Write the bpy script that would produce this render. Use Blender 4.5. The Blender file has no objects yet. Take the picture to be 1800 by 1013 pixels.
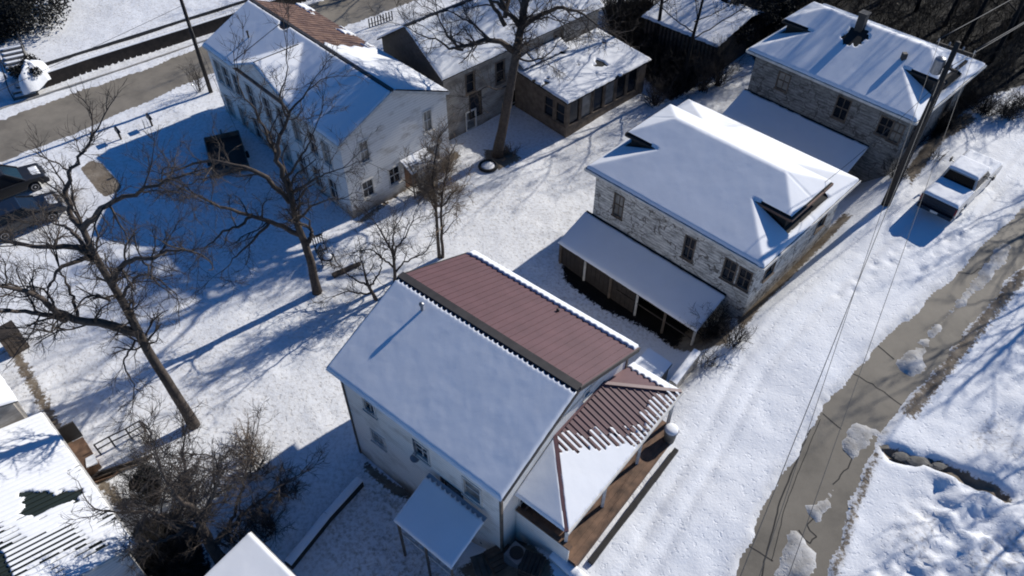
import bpy, math, random
import numpy as np
from mathutils import Vector, Matrix
random.seed(7); RNG = np.random.default_rng(11)
C = bpy.context.scene.collection
R = math.radians
# ------------------------------------------------------------------ camera model (used to survey positions from the photograph)
FPX, TH, CH = 1340.0, R(46.0), 30.0
cT, sT = math.cos(TH), math.sin(TH)
def ray(px, py):
    a = (px - 900) / FPX; b = -(py - 506.5) / FPX
    return np.array([a, cT + b * sT, -sT + b * cT])
def at(px, py, z=0.0):
    d = ray(px, py); t = (z - CH) / d[2]
    return np.array([0, 0, CH]) + d * t
def atY(px, py, Y):
    d = ray(px, py); t = Y / d[1]
    return np.array([0, 0, CH]) + d * t
def wall_hit(px, py, O, d):
    r = ray(px, py); n = np.array([-d[1], d[0]])
    t = (np.array(O[:2]) @ n) / (r[:2] @ n); p = np.array([0, 0, CH]) + r * t
    return float((p[:2] - np.array(O[:2])) @ np.array(d[:2])), float(p[2])
# ------------------------------------------------------------------ noise
def hsh(ix, iy, s):
    n = np.sin(ix * 127.1 + iy * 311.7 + s * 74.7) * 43758.5453
    return n - np.floor(n)
def vn(x, y, s=0):
    x = np.asarray(x, float); y = np.asarray(y, float)
    ix = np.floor(x); iy = np.floor(y); fx = x - ix; fy = y - iy
    fx = fx * fx * (3 - 2 * fx); fy = fy * fy * (3 - 2 * fy)
    a = hsh(ix, iy, s); b = hsh(ix + 1, iy, s); c = hsh(ix, iy + 1, s); d = hsh(ix + 1, iy + 1, s)
    return (a + (b - a) * fx) * (1 - fy) + (c + (d - c) * fx) * fy
def fbm(x, y, s=0, o=4):
    r = 0; amp = .5; tot = 0
    x = np.asarray(x, float); y = np.asarray(y, float)
    for k in range(o):
        r = r + amp * vn(x * 2 ** k + 17.3 * k, y * 2 ** k - 9.1 * k, s + k); tot += amp; amp *= .5
    return r / tot
def sm(x):
    x = np.clip(x, 0, 1); return x * x * (3 - 2 * x)
def sdpoly(X, Y, poly):
    """signed distance, positive inside"""
    poly = np.array([p[:2] for p in poly], float); n = len(poly)
    d = np.full(np.shape(X), 1e9); ins = np.zeros(np.shape(X), bool)
    for i in range(n):
        a = poly[i]; b = poly[(i + 1) % n]; e = b - a
        wx = X - a[0]; wy = Y - a[1]
        t = np.clip((wx * e[0] + wy * e[1]) / (e @ e + 1e-12), 0, 1)
        d = np.minimum(d, np.hypot(wx - e[0] * t, wy - e[1] * t))
        c = ((a[1] > Y) != (b[1] > Y)) & (X < (b[0] - a[0]) * (Y - a[1]) / (b[1] - a[1] + 1e-12) + a[0])
        ins ^= c
    return np.where(ins, d, -d)
def sdline(X, Y, pts):
    d = np.full(np.shape(X), 1e9)
    for a, b in zip(pts[:-1], pts[1:]):
        a = np.array(a[:2], float); e = np.array(b[:2], float) - a
        wx = X - a[0]; wy = Y - a[1]; t = np.clip((wx * e[0] + wy * e[1]) / (e @ e + 1e-12), 0, 1)
        d = np.minimum(d, np.hypot(wx - e[0] * t, wy - e[1] * t))
    return d
# ------------------------------------------------------------------ terrain height
U46 = np.array([-.719, .695]); V46 = np.array([.695, .719])
def gz(x, y):
    x = np.asarray(x, float); y = np.asarray(y, float)
    s = x * U46[0] + y * U46[1]; t = x * V46[0] + y * V46[1]
    zs = np.interp(t, [-10, 0, 10, 26, 38, 55, 90], [1.3, 1.5, 1.75, 2.7, 3.2, 3.7, 4.5])
    zl = np.interp(t, [-10, 10, 22, 32, 45, 60, 90], [-.4, -.4, -.4, -.2, .7, 1.3, 1.6])
    k = sm((s - 15) / 9); zl = zl * (1 - k) + k * np.interp(t, [0, 30, 60], [0, 0, .8])
    z = zl + (zs - zl) * (1 - sm((s - 7.6) / 4.2))
    z = z + np.clip(-s - .5, 0, 60) * .10
    z = z + .42 * sm((-13 - x) / 6) * sm((y - 32.5) / 5)      # the yard rises gently to the upper road
    return z
def atg(px, py, dz=0.0):
    z = 0.0
    for _ in range(30):
        p = at(px, py, z + dz); z = .5 * z + .5 * float(gz(p[0], p[1]))
    return np.array([p[0], p[1], z + dz])
def G(x, y): return float(gz(x, y))
# ------------------------------------------------------------------ mesh builder
class MB:
    def __init__(s): s.v = []; s.f = []; s.n = 0; s.mi = []
    def add(s, verts, faces, m=0):
        verts = np.asarray(verts, float).reshape(-1, 3); s.v.append(verts)
        if isinstance(faces, np.ndarray): faces = [faces]
        else: faces = [np.array([f]) for f in faces]
        for f in faces:
            s.f.append(f + s.n); s.mi.append(np.full(len(f), m))
        s.n += len(verts); return s
    def poly(s, pts, m=0): return s.add(pts, [list(range(len(pts)))], m)
    def hexa(s, b, t, m=0):
        """b,t: four bottom and four top points, counter-clockwise from above"""
        return s.add(list(b) + list(t), [(3, 2, 1, 0), (4, 5, 6, 7), (0, 1, 5, 4), (1, 2, 6, 5), (2, 3, 7, 6), (3, 0, 4, 7)], m)
    def slab(s, pts, th, m=0):
        """polygon (ccw from above) given a thickness downwards"""
        n = len(pts); lo = [(p[0], p[1], p[2] - th) for p in pts]
        fs = [tuple(range(n)), tuple(range(2 * n - 1, n - 1, -1))] + [(i, n + i, n + (i + 1) % n, (i + 1) % n) for i in range(n)]
        return s.add(list(pts) + lo, fs, m)
    def bar(s, p, q, w, h=None, m=0, up=(0, 0, 1)):
        p = Vector(p); q = Vector(q); h = h or w; d = (q - p).normalized(); upv = Vector(up)
        if abs(d.dot(upv)) > .98: upv = Vector((1, 0, 0))
        x = d.cross(upv).normalized() * (w / 2); y = x.cross(d).normalized() * (h / 2)
        a = [p - x - y, p + x - y, p + x + y, p - x + y]; b = [q - x - y, q + x - y, q + x + y, q - x + y]
        return s.add([tuple(i) for i in a + b], [(0, 1, 2, 3), (7, 6, 5, 4), (4, 5, 1, 0), (5, 6, 2, 1), (6, 7, 3, 2), (7, 4, 0, 3)], m)
    def tubes(s, P, Rr, sides=5, m=0, cap=True):
        P = np.asarray(P, float); Rr = np.asarray(Rr, float)
        N, n, _ = P.shape
        T = np.gradient(P, axis=1); T /= np.linalg.norm(T, axis=2, keepdims=True) + 1e-9
        ref = np.where(np.abs(T[:, :1, 2:3]) > .9, np.array([1., 0, 0]), np.array([0., 0, 1])) + np.zeros_like(T)
        X = np.cross(T, ref); X /= np.linalg.norm(X, axis=2, keepdims=True) + 1e-9
        Y = np.cross(T, X); a = np.arange(sides) * 2 * math.pi / sides
        V = P[:, :, None, :] + Rr[:, :, None, None] * (X[:, :, None, :] * np.cos(a)[None, None, :, None] + Y[:, :, None, :] * np.sin(a)[None, None, :, None])
        base = (np.arange(N) * n * sides)[:, None, None] + (np.arange(n - 1) * sides)[None, :, None]
        k = np.arange(sides)[None, None, :]; k2 = (k + 1) % sides
        F = np.stack([base + k, base + k2, base + sides + k2, base + sides + k], -1).reshape(-1, 4)
        s.v.append(V.reshape(-1, 3)); s.f.append(F[:, ::-1] + s.n); s.mi.append(np.full(len(F), m))
        if cap and sides > 4:
            c0 = (np.arange(N) * n * sides)[:, None] + np.arange(sides)[None, :]
            c1 = c0 + (n - 1) * sides
            s.f.append(c0 + s.n); s.mi.append(np.full(N, m)); s.f.append(c1[:, ::-1] + s.n); s.mi.append(np.full(N, m))
        s.n += N * n * sides; return s
    def tube(s, pts, r, sides=8, m=0):
        n = len(pts); r = np.full(n, r) if np.isscalar(r) else np.asarray(r)
        return s.tubes(np.array([pts]), r[None, :], sides, m)
    def lathe(s, base, prof, n=16, m=0, axis=(0, 0, 1)):
        ax = Vector(axis).normalized(); x = ax.orthogonal().normalized(); y = ax.cross(x); vs = []
        for r, h in prof:
            for i in range(n):
                a = 2 * math.pi * i / n; vs.append(tuple(Vector(base) + ax * h + (x * math.cos(a) + y * math.sin(a)) * r))
        fs = []
        for j in range(len(prof) - 1):
            for i in range(n):
                fs.append((j * n + i, j * n + (i + 1) % n, (j + 1) * n + (i + 1) % n, (j + 1) * n + i))
        fs.append(tuple(range(n))[::-1]); fs.append(tuple((len(prof) - 1) * n + i for i in range(n)))
        return s.add(vs, fs, m)
    def grid(s, P, keep=None, m=0):
        h, w, _ = P.shape; idx = np.arange(h * w).reshape(h, w)
        F = np.stack([idx[:-1, :-1], idx[:-1, 1:], idx[1:, 1:], idx[1:, :-1]], -1)
        F = F[keep] if keep is not None else F.reshape(-1, 4)
        used = np.unique(F); mp = np.full(h * w, -1); mp[used] = np.arange(len(used))
        s.v.append(P.reshape(-1, 3)[used]); s.f.append(mp[F] + s.n); s.mi.append(np.full(len(F), m)); s.n += len(used); return used
    def build(s, name, mats, parent=None, smooth=False, attrs=None):
        me = bpy.data.meshes.new(name)
        V = np.concatenate(s.v) if s.v else np.zeros((0, 3))
        root = parent
        while root is not None and root.parent is not None: root = root.parent
        if root is not None: V = V - np.array(root.location)
        me.vertices.add(len(V)); me.vertices.foreach_set('co', V.astype(np.float32).ravel())
        lens = np.concatenate([np.full(len(f), f.shape[1]) for f in s.f]) if s.f else np.zeros(0, int)
        loops = np.concatenate([f.ravel() for f in s.f]) if s.f else np.zeros(0, int)
        me.loops.add(len(loops)); me.loops.foreach_set('vertex_index', loops.astype(np.int32))
        me.polygons.add(len(lens)); st = np.concatenate([[0], np.cumsum(lens)[:-1]]) if len(lens) else lens
        me.polygons.foreach_set('loop_start', st.astype(np.int32))
        me.update(calc_edges=True)
        if not isinstance(mats, (list, tuple)): mats = [mats]
        for m in mats: me.materials.append(m)
        if len(mats) > 1: me.polygons.foreach_set('material_index', np.concatenate(s.mi).astype(np.int32))
        me.polygons.foreach_set('use_smooth', np.full(len(lens), smooth))
        if attrs:
            for k, val in attrs.items():
                at_ = me.attributes.new(k, 'FLOAT', 'POINT'); at_.data.foreach_set('value', np.asarray(val, np.float32))
        me.update()
        o = bpy.data.objects.new(name, me); C.objects.link(o)
        if parent is not None: o.parent = parent
        return o
def thing(name, label, cat, loc, group=None):
    o = bpy.data.objects.new(name, None); C.objects.link(o); o.location = tuple(float(i) for i in loc); o.empty_display_size = .3
    bpy.context.view_layer.update()
    o['label'] = label; o['category'] = cat
    if group: o['group'] = group
    return o
def tag(o, label, cat, group=None):
    o['label'] = label; o['category'] = cat
    if group: o['group'] = group
    return o
def struct(o, kind='structure'): o['kind'] = kind; return o
# ------------------------------------------------------------------ materials
def newmat(name):
    m = bpy.data.materials.new(name); m.use_nodes = True; nt = m.node_tree
    return m, nt, nt.nodes['Principled BSDF']
def nd(nt, t, **k):
    n = nt.nodes.new(t)
    for a, b in k.items(): setattr(n, a, b)
    return n
def pos(nt, scale=(1, 1, 1)):
    g = nd(nt, 'ShaderNodeNewGeometry'); mp = nd(nt, 'ShaderNodeMapping'); mp.inputs['Scale'].default_value = scale
    nt.links.new(g.outputs['Position'], mp.inputs['Vector']); return mp.outputs['Vector']
def noise(nt, vec, scale, detail=4, rough=.55):
    n = nd(nt, 'ShaderNodeTexNoise'); n.inputs['Scale'].default_value = scale; n.inputs['Detail'].default_value = detail; n.inputs['Roughness'].default_value = rough
    nt.links.new(vec, n.inputs['Vector']); return n.outputs['Fac']
def ramp(nt, fac, stops):
    r = nd(nt, 'ShaderNodeValToRGB'); e = r.color_ramp.elements
    while len(e) < len(stops): e.new(.5)
    for i, (p, c) in enumerate(stops): e[i].position = p; e[i].color = (*c, 1) if len(c) == 3 else c
    nt.links.new(fac, r.inputs['Fac']); return r.outputs['Color']
def mix(nt, fac, a, b):
    m = nd(nt, 'ShaderNodeMix', data_type='RGBA')
    for s, x in ((m.inputs[0], fac), (m.inputs[6], a), (m.inputs[7], b)):
        if hasattr(x, 'is_output'): nt.links.new(x, s)
        elif isinstance(x, (int, float)): s.default_value = x
        else: s.default_value = (*x, 1)
    return m.outputs[2]
def mth(nt, op, a, b=0.0):
    m = nd(nt, 'ShaderNodeMath', operation=op)
    for s, x in zip(m.inputs, (a, b)):
        if hasattr(x, 'is_output'): nt.links.new(x, s)
        else: s.default_value = x
    return m.outputs[0]
def bump(nt, bs, h, st=.3, d=.05):
    b = nd(nt, 'ShaderNodeBump'); b.inputs['Strength'].default_value = st; b.inputs['Distance'].default_value = d
    nt.links.new(h, b.inputs['Height']); nt.links.new(b.outputs['Normal'], bs.inputs['Normal'])
def plain(name, c, rough=.6, var=.25, scale=3, metal=0, bmp=.1, bscale=20):
    m, nt, bs = newmat(name); v = pos(nt); f = noise(nt, v, scale, 5)
    lo = tuple(x * (1 - var) for x in c); hi = tuple(min(1, x * (1 + var)) for x in c)
    nt.links.new(ramp(nt, f, [(.3, lo), (.7, hi)]), bs.inputs['Base Color'])
    bs.inputs['Roughness'].default_value = rough; bs.inputs['Metallic'].default_value = metal
    if bmp: bump(nt, bs, noise(nt, v, bscale, 3), bmp, .03)
    return m
def snowmat(name, c=(.80, .81, .83), b1=.25):
    m, nt, bs = newmat(name); v = pos(nt)
    f = noise(nt, v, .9, 5); nt.links.new(ramp(nt, f, [(.3, tuple(x * .95 for x in c)), (.7, c)]), bs.inputs['Base Color'])
    bs.inputs['Roughness'].default_value = .75; bs.inputs['Specular IOR Level'].default_value = .25
    h = mth(nt, 'ADD', noise(nt, v, 2.2, 6, .6), mth(nt, 'MULTIPLY', noise(nt, v, 14, 3), .25)); bump(nt, bs, h, b1, .12)
    return m
def siding(name, c, dirt, dscale=1.2, dthr=(.45, .75), board=.16, bst=.5, low=None):
    """horizontal clapboards with peeling and dirty patches"""
    m, nt, bs = newmat(name); v = pos(nt)
    sx = nd(nt, 'ShaderNodeSeparateXYZ'); nt.links.new(v, sx.inputs[0])
    fr = mth(nt, 'FRACT', mth(nt, 'DIVIDE', sx.outputs['Z'], board))
    f = noise(nt, pos(nt, (1, 1, 2.2)), dscale, 8, .65)
    col = mix(nt, ramp(nt, f, [(dthr[0], (0, 0, 0)), (dthr[1], (1, 1, 1))]), c, dirt)
    col = mix(nt, mth(nt, 'MULTIPLY', mth(nt, 'LESS_THAN', fr, .14), .45), col, tuple(x * .35 for x in c))
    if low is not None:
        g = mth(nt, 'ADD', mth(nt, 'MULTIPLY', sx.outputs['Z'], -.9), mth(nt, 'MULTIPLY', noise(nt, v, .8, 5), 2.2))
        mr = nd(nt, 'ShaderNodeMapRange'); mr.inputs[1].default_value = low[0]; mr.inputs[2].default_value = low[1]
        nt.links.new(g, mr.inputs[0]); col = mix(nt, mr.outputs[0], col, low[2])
    nt.links.new(col, bs.inputs['Base Color']); bs.inputs['Roughness'].default_value = .7
    bump(nt, bs, fr, bst, .04); return m
def veinwall(name, c, vein, scale=.9):
    """pale weathered boards overgrown with bare creeper stems"""
    m, nt, bs = newmat(name); v = pos(nt)
    w = nd(nt, 'ShaderNodeTexNoise'); w.inputs['Scale'].default_value = 1.3; w.inputs['Detail'].default_value = 3; nt.links.new(v, w.inputs['Vector'])
    off = nd(nt, 'ShaderNodeMix', data_type='RGBA'); off.blend_type = 'ADD'; off.inputs[0].default_value = .9
    nt.links.new(v, off.inputs[6]); nt.links.new(w.outputs['Color'], off.inputs[7])
    def ridge(sc, w0):
        f_ = noise(nt, off.outputs[2], sc, 2, .5); return ramp(nt, mth(nt, 'ABSOLUTE', mth(nt, 'SUBTRACT', f_, .5)), [(w0 * .35, (1, 1, 1)), (w0, (0, 0, 0))])
    k1 = ridge(scale * .9, .016); k2 = ridge(scale * 2.4, .022)
    msk = noise(nt, v, .5, 3); mk = ramp(nt, msk, [(.42, (0, 0, 0)), (.6, (1, 1, 1))])
    base = ramp(nt, noise(nt, pos(nt, (1, 1, 4)), 1.8, 8, .75), [(.40, tuple(x * .42 for x in c)), (.56, c)])
    col = mix(nt, k1, base, vein); mm = nd(nt, 'ShaderNodeMath', operation='MULTIPLY')
    nt.links.new(k2, mm.inputs[0]); nt.links.new(mk, mm.inputs[1]); col = mix(nt, mm.outputs[0], col, vein)
    sx = nd(nt, 'ShaderNodeSeparateXYZ'); nt.links.new(v, sx.inputs[0]); fr = mth(nt, 'FRACT', mth(nt, 'DIVIDE', sx.outputs['Z'], .18))
    col = mix(nt, mth(nt, 'MULTIPLY', mth(nt, 'LESS_THAN', fr, .2), .55), col, tuple(x * .25 for x in c))
    nt.links.new(col, bs.inputs['Base Color']); bs.inputs['Roughness'].default_value = .85; bump(nt, bs, fr, .5, .03); return m
def ribmat(name, c, rough=.45, rust=None, thr=(.5, .7)):
    m, nt, bs = newmat(name); v = pos(nt); f = noise(nt, v, 1.1, 7, .65)
    col = ramp(nt, f, [(.3, tuple(x * .85 for x in c)), (.7, tuple(x * 1.12 for x in c))])
    if rust: col = mix(nt, ramp(nt, noise(nt, v, 1.7, 8, .7), [(thr[0], (0, 0, 0)), (thr[1], (1, 1, 1))]), col, rust)
    nt.links.new(col, bs.inputs['Base Color']); bs.inputs['Roughness'].default_value = rough; bump(nt, bs, noise(nt, v, 9, 3), .08, .03); return m
M = {}
M['snow'] = snowmat('snow'); M['roofsnow'] = snowmat('roof_snow', (.80, .81, .83), .045)
M['maroon'] = ribmat('maroon_metal', (.115, .056, .06), .55)
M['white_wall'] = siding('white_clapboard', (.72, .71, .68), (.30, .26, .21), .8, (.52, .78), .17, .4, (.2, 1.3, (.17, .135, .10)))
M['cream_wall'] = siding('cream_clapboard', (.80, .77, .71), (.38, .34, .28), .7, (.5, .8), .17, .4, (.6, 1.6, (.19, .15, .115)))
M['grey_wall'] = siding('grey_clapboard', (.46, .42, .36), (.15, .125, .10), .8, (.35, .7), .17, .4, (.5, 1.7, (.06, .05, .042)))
M['vein_wall'] = veinwall('creeper_wall', (.68, .66, .61), (.13, .115, .10))
M['vein_wall_dark'] = veinwall('shabby_wall', (.27, .265, .25), (.08, .072, .065), .8)
M['dark_roof'] = ribmat('dark_roofing', (.016, .015, .014), .9)
M['rust'] = ribmat('rusty_metal_roof', (.20, .115, .075), .55, (.085, .04, .025), (.42, .6))
M['green_roof'] = ribmat('green_metal_roof', (.014, .022, .018), .5)
M['grey_metal'] = ribmat('grey_metal_roof', (.30, .31, .33), .4)
M['trim'] = plain('pale_trim', (.55, .53, .49), .6, .2)
M['darktrim'] = plain('dark_trim', (.04, .035, .032), .6)
M['brown_trim'] = plain('brown_trim', (.17, .085, .05), .6)
M['wood'] = plain('weathered_boards', (.14, .08, .048), .75, .45, 2.5)
M['old_wood'] = plain('old_grey_wood', (.13, .10, .075), .85, .4)
M['dark_wood'] = plain('dark_wood', (.035, .026, .02), .85, .4)
M['concrete'] = plain('concrete', (.34, .32, .29), .85, .2)
M['stone'] = plain('dark_stone', (.12, .115, .105), .9, .4)
M['black'] = plain('black_metal', (.015, .015, .017), .45, .2)
M['grey'] = plain('grey_metal', (.22, .23, .25), .4, .2, metal=.5)
M['pole'] = plain('creosote_pole', (.028, .022, .018), .85, .35)
M['cable'] = plain('cable', (.05, .05, .05), .6, .1)
M['bark'] = plain('bark', (.062, .048, .039), .9, .45, 5, bmp=.6, bscale=14)
M['twig'] = plain('twigs', (.055, .043, .035), .9, .35, 2, bmp=0)
M['twig_brown'] = plain('brown_twigs', (.16, .12, .085), .9, .35, 1, bmp=0)
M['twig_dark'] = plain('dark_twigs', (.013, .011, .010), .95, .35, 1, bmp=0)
M['evergreen'] = plain('dark_evergreen', (.006, .007, .006), .9, .5, 2, bmp=0)
M['tyre'] = plain('tyre', (.012, .012, .012), .85, .2)
M['rim'] = plain('rim', (.45, .45, .47), .35, .1, metal=.8)
M['brick'] = plain('old_brick', (.13, .065, .045), .9, .4, 6)
def glassmat():
    m, nt, bs = newmat('window_glass'); bs.inputs['Base Color'].default_value = (.012, .014, .018, 1); bs.inputs['Roughness'].default_value = .12
    v = pos(nt); bump(nt, bs, noise(nt, v, 1.5, 2), .05, .05); return m
M['glass'] = glassmat()
M['carglass'] = plain('car_glass', (.004, .004, .005), .25, .1, bmp=0); M['carglass'].node_tree.nodes['Principled BSDF'].inputs['Specular IOR Level'].default_value = .15
M['curtain'] = plain('curtained_glass', (.20, .19, .17), .3, .5, 2.5, bmp=0)
def paint(name, c):
    m, nt, bs = newmat(name); v = pos(nt)
    nt.links.new(ramp(nt, noise(nt, v, 3, 5), [(.3, tuple(x * .8 for x in c)), (.7, c)]), bs.inputs['Base Color'])
    bs.inputs['Roughness'].default_value = .3; bs.inputs['Coat Weight'].default_value = .5; return m
M['silver'] = paint('silver_paint', (.38, .38, .38)); M['darkpaint'] = paint('dark_paint', (.012, .015, .022)); M['redlight'] = paint('tail_lamp', (.25, .01, .01)); M['lamp'] = paint('head_lamp', (.6, .6, .6))
M['whitepaint'] = paint('white_paint', (.7, .7, .7))
def groundmat():
    m, nt, bs = newmat('snowy_ground'); v = pos(nt)
    def attr(n):
        a = nd(nt, 'ShaderNodeAttribute'); a.attribute_name = n; return a.outputs['Fac']
    soil, wood, thin = attr('soil'), attr('wood'), attr('thin')
    n1 = noise(nt, v, 1.1, 8, .65); n2 = noise(nt, v, 5.5, 6, .7)
    snow = ramp(nt, noise(nt, v, .35, 5), [(.3, (.76, .765, .775)), (.7, (.82, .83, .845))])
    # thin snow: ground shows through in flecks
    tf = mth(nt, 'MULTIPLY', thin, ramp(nt, n2, [(.44, (0, 0, 0)), (.72, (.85, .85, .85))]))
    col = mix(nt, tf, snow, (.26, .215, .16))
    col = mix(nt, mth(nt, 'MULTIPLY', attr('slush'), ramp(nt, n1, [(.25, (.35, .35, .35)), (.7, (1, 1, 1))])), col, (.25, .23, .20))
    sf = mth(nt, 'ADD', soil, mth(nt, 'MULTIPLY', mth(nt, 'SUBTRACT', n2, .5), 1.0))
    sc = ramp(nt, n1, [(.3, (.11, .082, .056)), (.55, (.20, .165, .125)), (.75, (.28, .24, .19))])
    col = mix(nt, ramp(nt, sf, [(.44, (0, 0, 0)), (.56, (1, 1, 1))]), col, sc)
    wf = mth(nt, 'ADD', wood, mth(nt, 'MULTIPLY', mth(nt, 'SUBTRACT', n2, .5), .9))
    wc = ramp(nt, n1, [(.3, (.003, .003, .003)), (.7, (.011, .009, .008))])  # dark leaf litter, blackened further to hold the gully's shade
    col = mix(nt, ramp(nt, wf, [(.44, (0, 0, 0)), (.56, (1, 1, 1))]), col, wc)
    nt.links.new(col, bs.inputs['Base Color']); bs.inputs['Roughness'].default_value = .8; bs.inputs['Specular IOR Level'].default_value = .2
    h = mth(nt, 'ADD', noise(nt, v, 1.3, 6, .6), mth(nt, 'MULTIPLY', noise(nt, v, 9, 4, .6), .45)); h = mth(nt, 'SUBTRACT', h, mth(nt, 'MULTIPLY', ramp(nt, noise(nt, v, 5.5, 2, .5), [(.60, (0, 0, 0)), (.68, (1, 1, 1))]), .45)); bump(nt, bs, h, .34, .11)
    return m
M['ground'] = groundmat()
def roadmat(name, c, cracks=True):
    m, nt, bs = newmat(name); v = pos(nt)
    col = ramp(nt, noise(nt, v, .5, 8, .7), [(.32, tuple(x * .66 for x in c)), (.5, c), (.72, tuple(x * 1.28 for x in c))])
    col = mix(nt, mth(nt, 'MULTIPLY', noise(nt, v, 30, 3), .25), col, tuple(x * .6 for x in c))
    h = noise(nt, v, 25, 3)
    nt.links.new(col, bs.inputs['Base Color']); bs.inputs['Roughness'].default_value = .7; bump(nt, bs, h, .2, .02); return m
M['lane'] = roadmat('lane_concrete', (.165, .143, .110)); M['road'] = roadmat('road_surface', (.215, .188, .148))
M['crack'] = plain('crack_filler', (.03, .027, .024), .9)
# ------------------------------------------------------------------ local frames and walls
class Fr:
    def __init__(s, o, yaw):
        s.o = np.array(o, float); s.u = np.array([-math.sin(yaw), math.cos(yaw)]); s.v = np.array([math.cos(yaw), math.sin(yaw)])
    def P(s, a, b, z): q = s.o + s.u * a + s.v * b; return (float(q[0]), float(q[1]), float(z))
    def loc(s, p): q = np.array(p[:2]) - s.o; return float(q @ s.u), float(q @ s.v)
class Wall:
    """vertical wall from O along d (left to right seen from outside); n points outwards"""
    def __init__(s, O, E):
        s.O = np.array(O[:2], float); e = np.array(E[:2], float) - s.O; s.L = float(np.hypot(*e)); s.d = e / s.L
        s.n = np.array([s.d[1], -s.d[0]]); s.holes = []
    def P(s, p, q, out=0.0): x = s.O + s.d * p + s.n * out; return (float(x[0]), float(x[1]), float(q))
    def hit(s, px, py): return wall_hit(px, py, s.O, s.d)
    def fill(s, mb, z0, z1, m=0, rev=.14):
        ps = sorted({0, s.L, *[h[0] for h in s.holes], *[h[2] for h in s.holes]}); qs = sorted({z0, z1, *[h[1] for h in s.holes], *[h[3] for h in s.holes]})
        for i in range(len(ps) - 1):
            for j in range(len(qs) - 1):
                a, b, c, d = ps[i], ps[i + 1], qs[j], qs[j + 1]; cx, cy = (a + b) / 2, (c + d) / 2
                if any(h[0] < cx < h[2] and h[1] < cy < h[3] for h in s.holes): continue
                mb.poly([s.P(a, c), s.P(b, c), s.P(b, d), s.P(a, d)], m)
        for (a, c, b, d) in s.holes:
            for (p0, q0), (p1, q1) in (((a, c), (b, c)), ((b, c), (b, d)), ((b, d), (a, d)), ((a, d), (a, c))):
                mb.poly([s.P(p0, q0), s.P(p0, q0, -rev), s.P(p1, q1, -rev), s.P(p1, q1)], m)
        return s
def window(parent, w, a, c, b, d, fm, gm=None, name='window', cols=1, rows=2, fw=.09, proud=.035, sill=True, snow=False, label=None):
    """sash window: frame mesh is the part, pane (and sill) its sub-parts; cuts its hole in wall w"""
    w.holes.append((a, c, b, d)); mb = MB()
    def bar(p0, q0, p1, q1, o0, o1):
        f = [w.P(p0, q0, o0), w.P(p1, q0, o0), w.P(p1, q0, o1), w.P(p0, q0, o1)]; t = [w.P(p0, q1, o0), w.P(p1, q1, o0), w.P(p1, q1, o1), w.P(p0, q1, o1)]
        mb.hexa(f, t)
    e = fw; x = .004
    bar(a - e, c - e, a + x, d + e, -.05, proud); bar(b - x, c - e, b + e, d + e, -.05, proud)
    bar(a + x, d - x, b - x, d + e, -.05, proud - .002); bar(a + x, c - e, b - x, c + x, -.05, proud - .002)
    for i in range(1, rows):
        y = c + (d - c) * i / rows; bar(a + x, y - .03, b - x, y + .03, -.09, -.035)
    for i in range(1, cols):
        y = a + (b - a) * i / cols; bar(y - .018, c + x, y + .018, d - x, -.092, -.04)
    f = mb.build(name, fm, parent)
    if label: f['label'] = label
    g = MB(); g.hexa([w.P(a - .01, c - .01, -.12), w.P(b + .01, c - .01, -.12), w.P(b + .01, c - .01, -.075), w.P(a - .01, c - .01, -.075)], [w.P(a - .01, d + .01, -.12), w.P(b + .01, d + .01, -.12), w.P(b + .01, d + .01, -.075), w.P(a - .01, d + .01, -.075)])
    g.build('pane', gm or (M['curtain'] if name == 'window' and random.random() < .3 else M['glass']), f)
    if sill:
        k = MB(); k.hexa([w.P(a - e - .04, c - e - .06, -.02), w.P(b + e + .04, c - e - .06, -.02), w.P(b + e + .04, c - e - .06, .09), w.P(a - e - .04, c - e - .06, .09)], [w.P(a - e - .04, c - e - .003, -.02), w.P(b + e + .04, c - e - .003, -.02), w.P(b + e + .04, c - e - .003, .09), w.P(a - e - .04, c - e - .003, .09)])
        k.build('sill', fm, f)
    return f
def win_px(parent, w, tl, br, fm, **k):
    a, d = w.hit(*tl); b, c = w.hit(*br)
    if a > b: a, b = b, a
    return window(parent, w, max(.15, a), c, min(w.L - .15, b), d, fm, **k)
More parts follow.
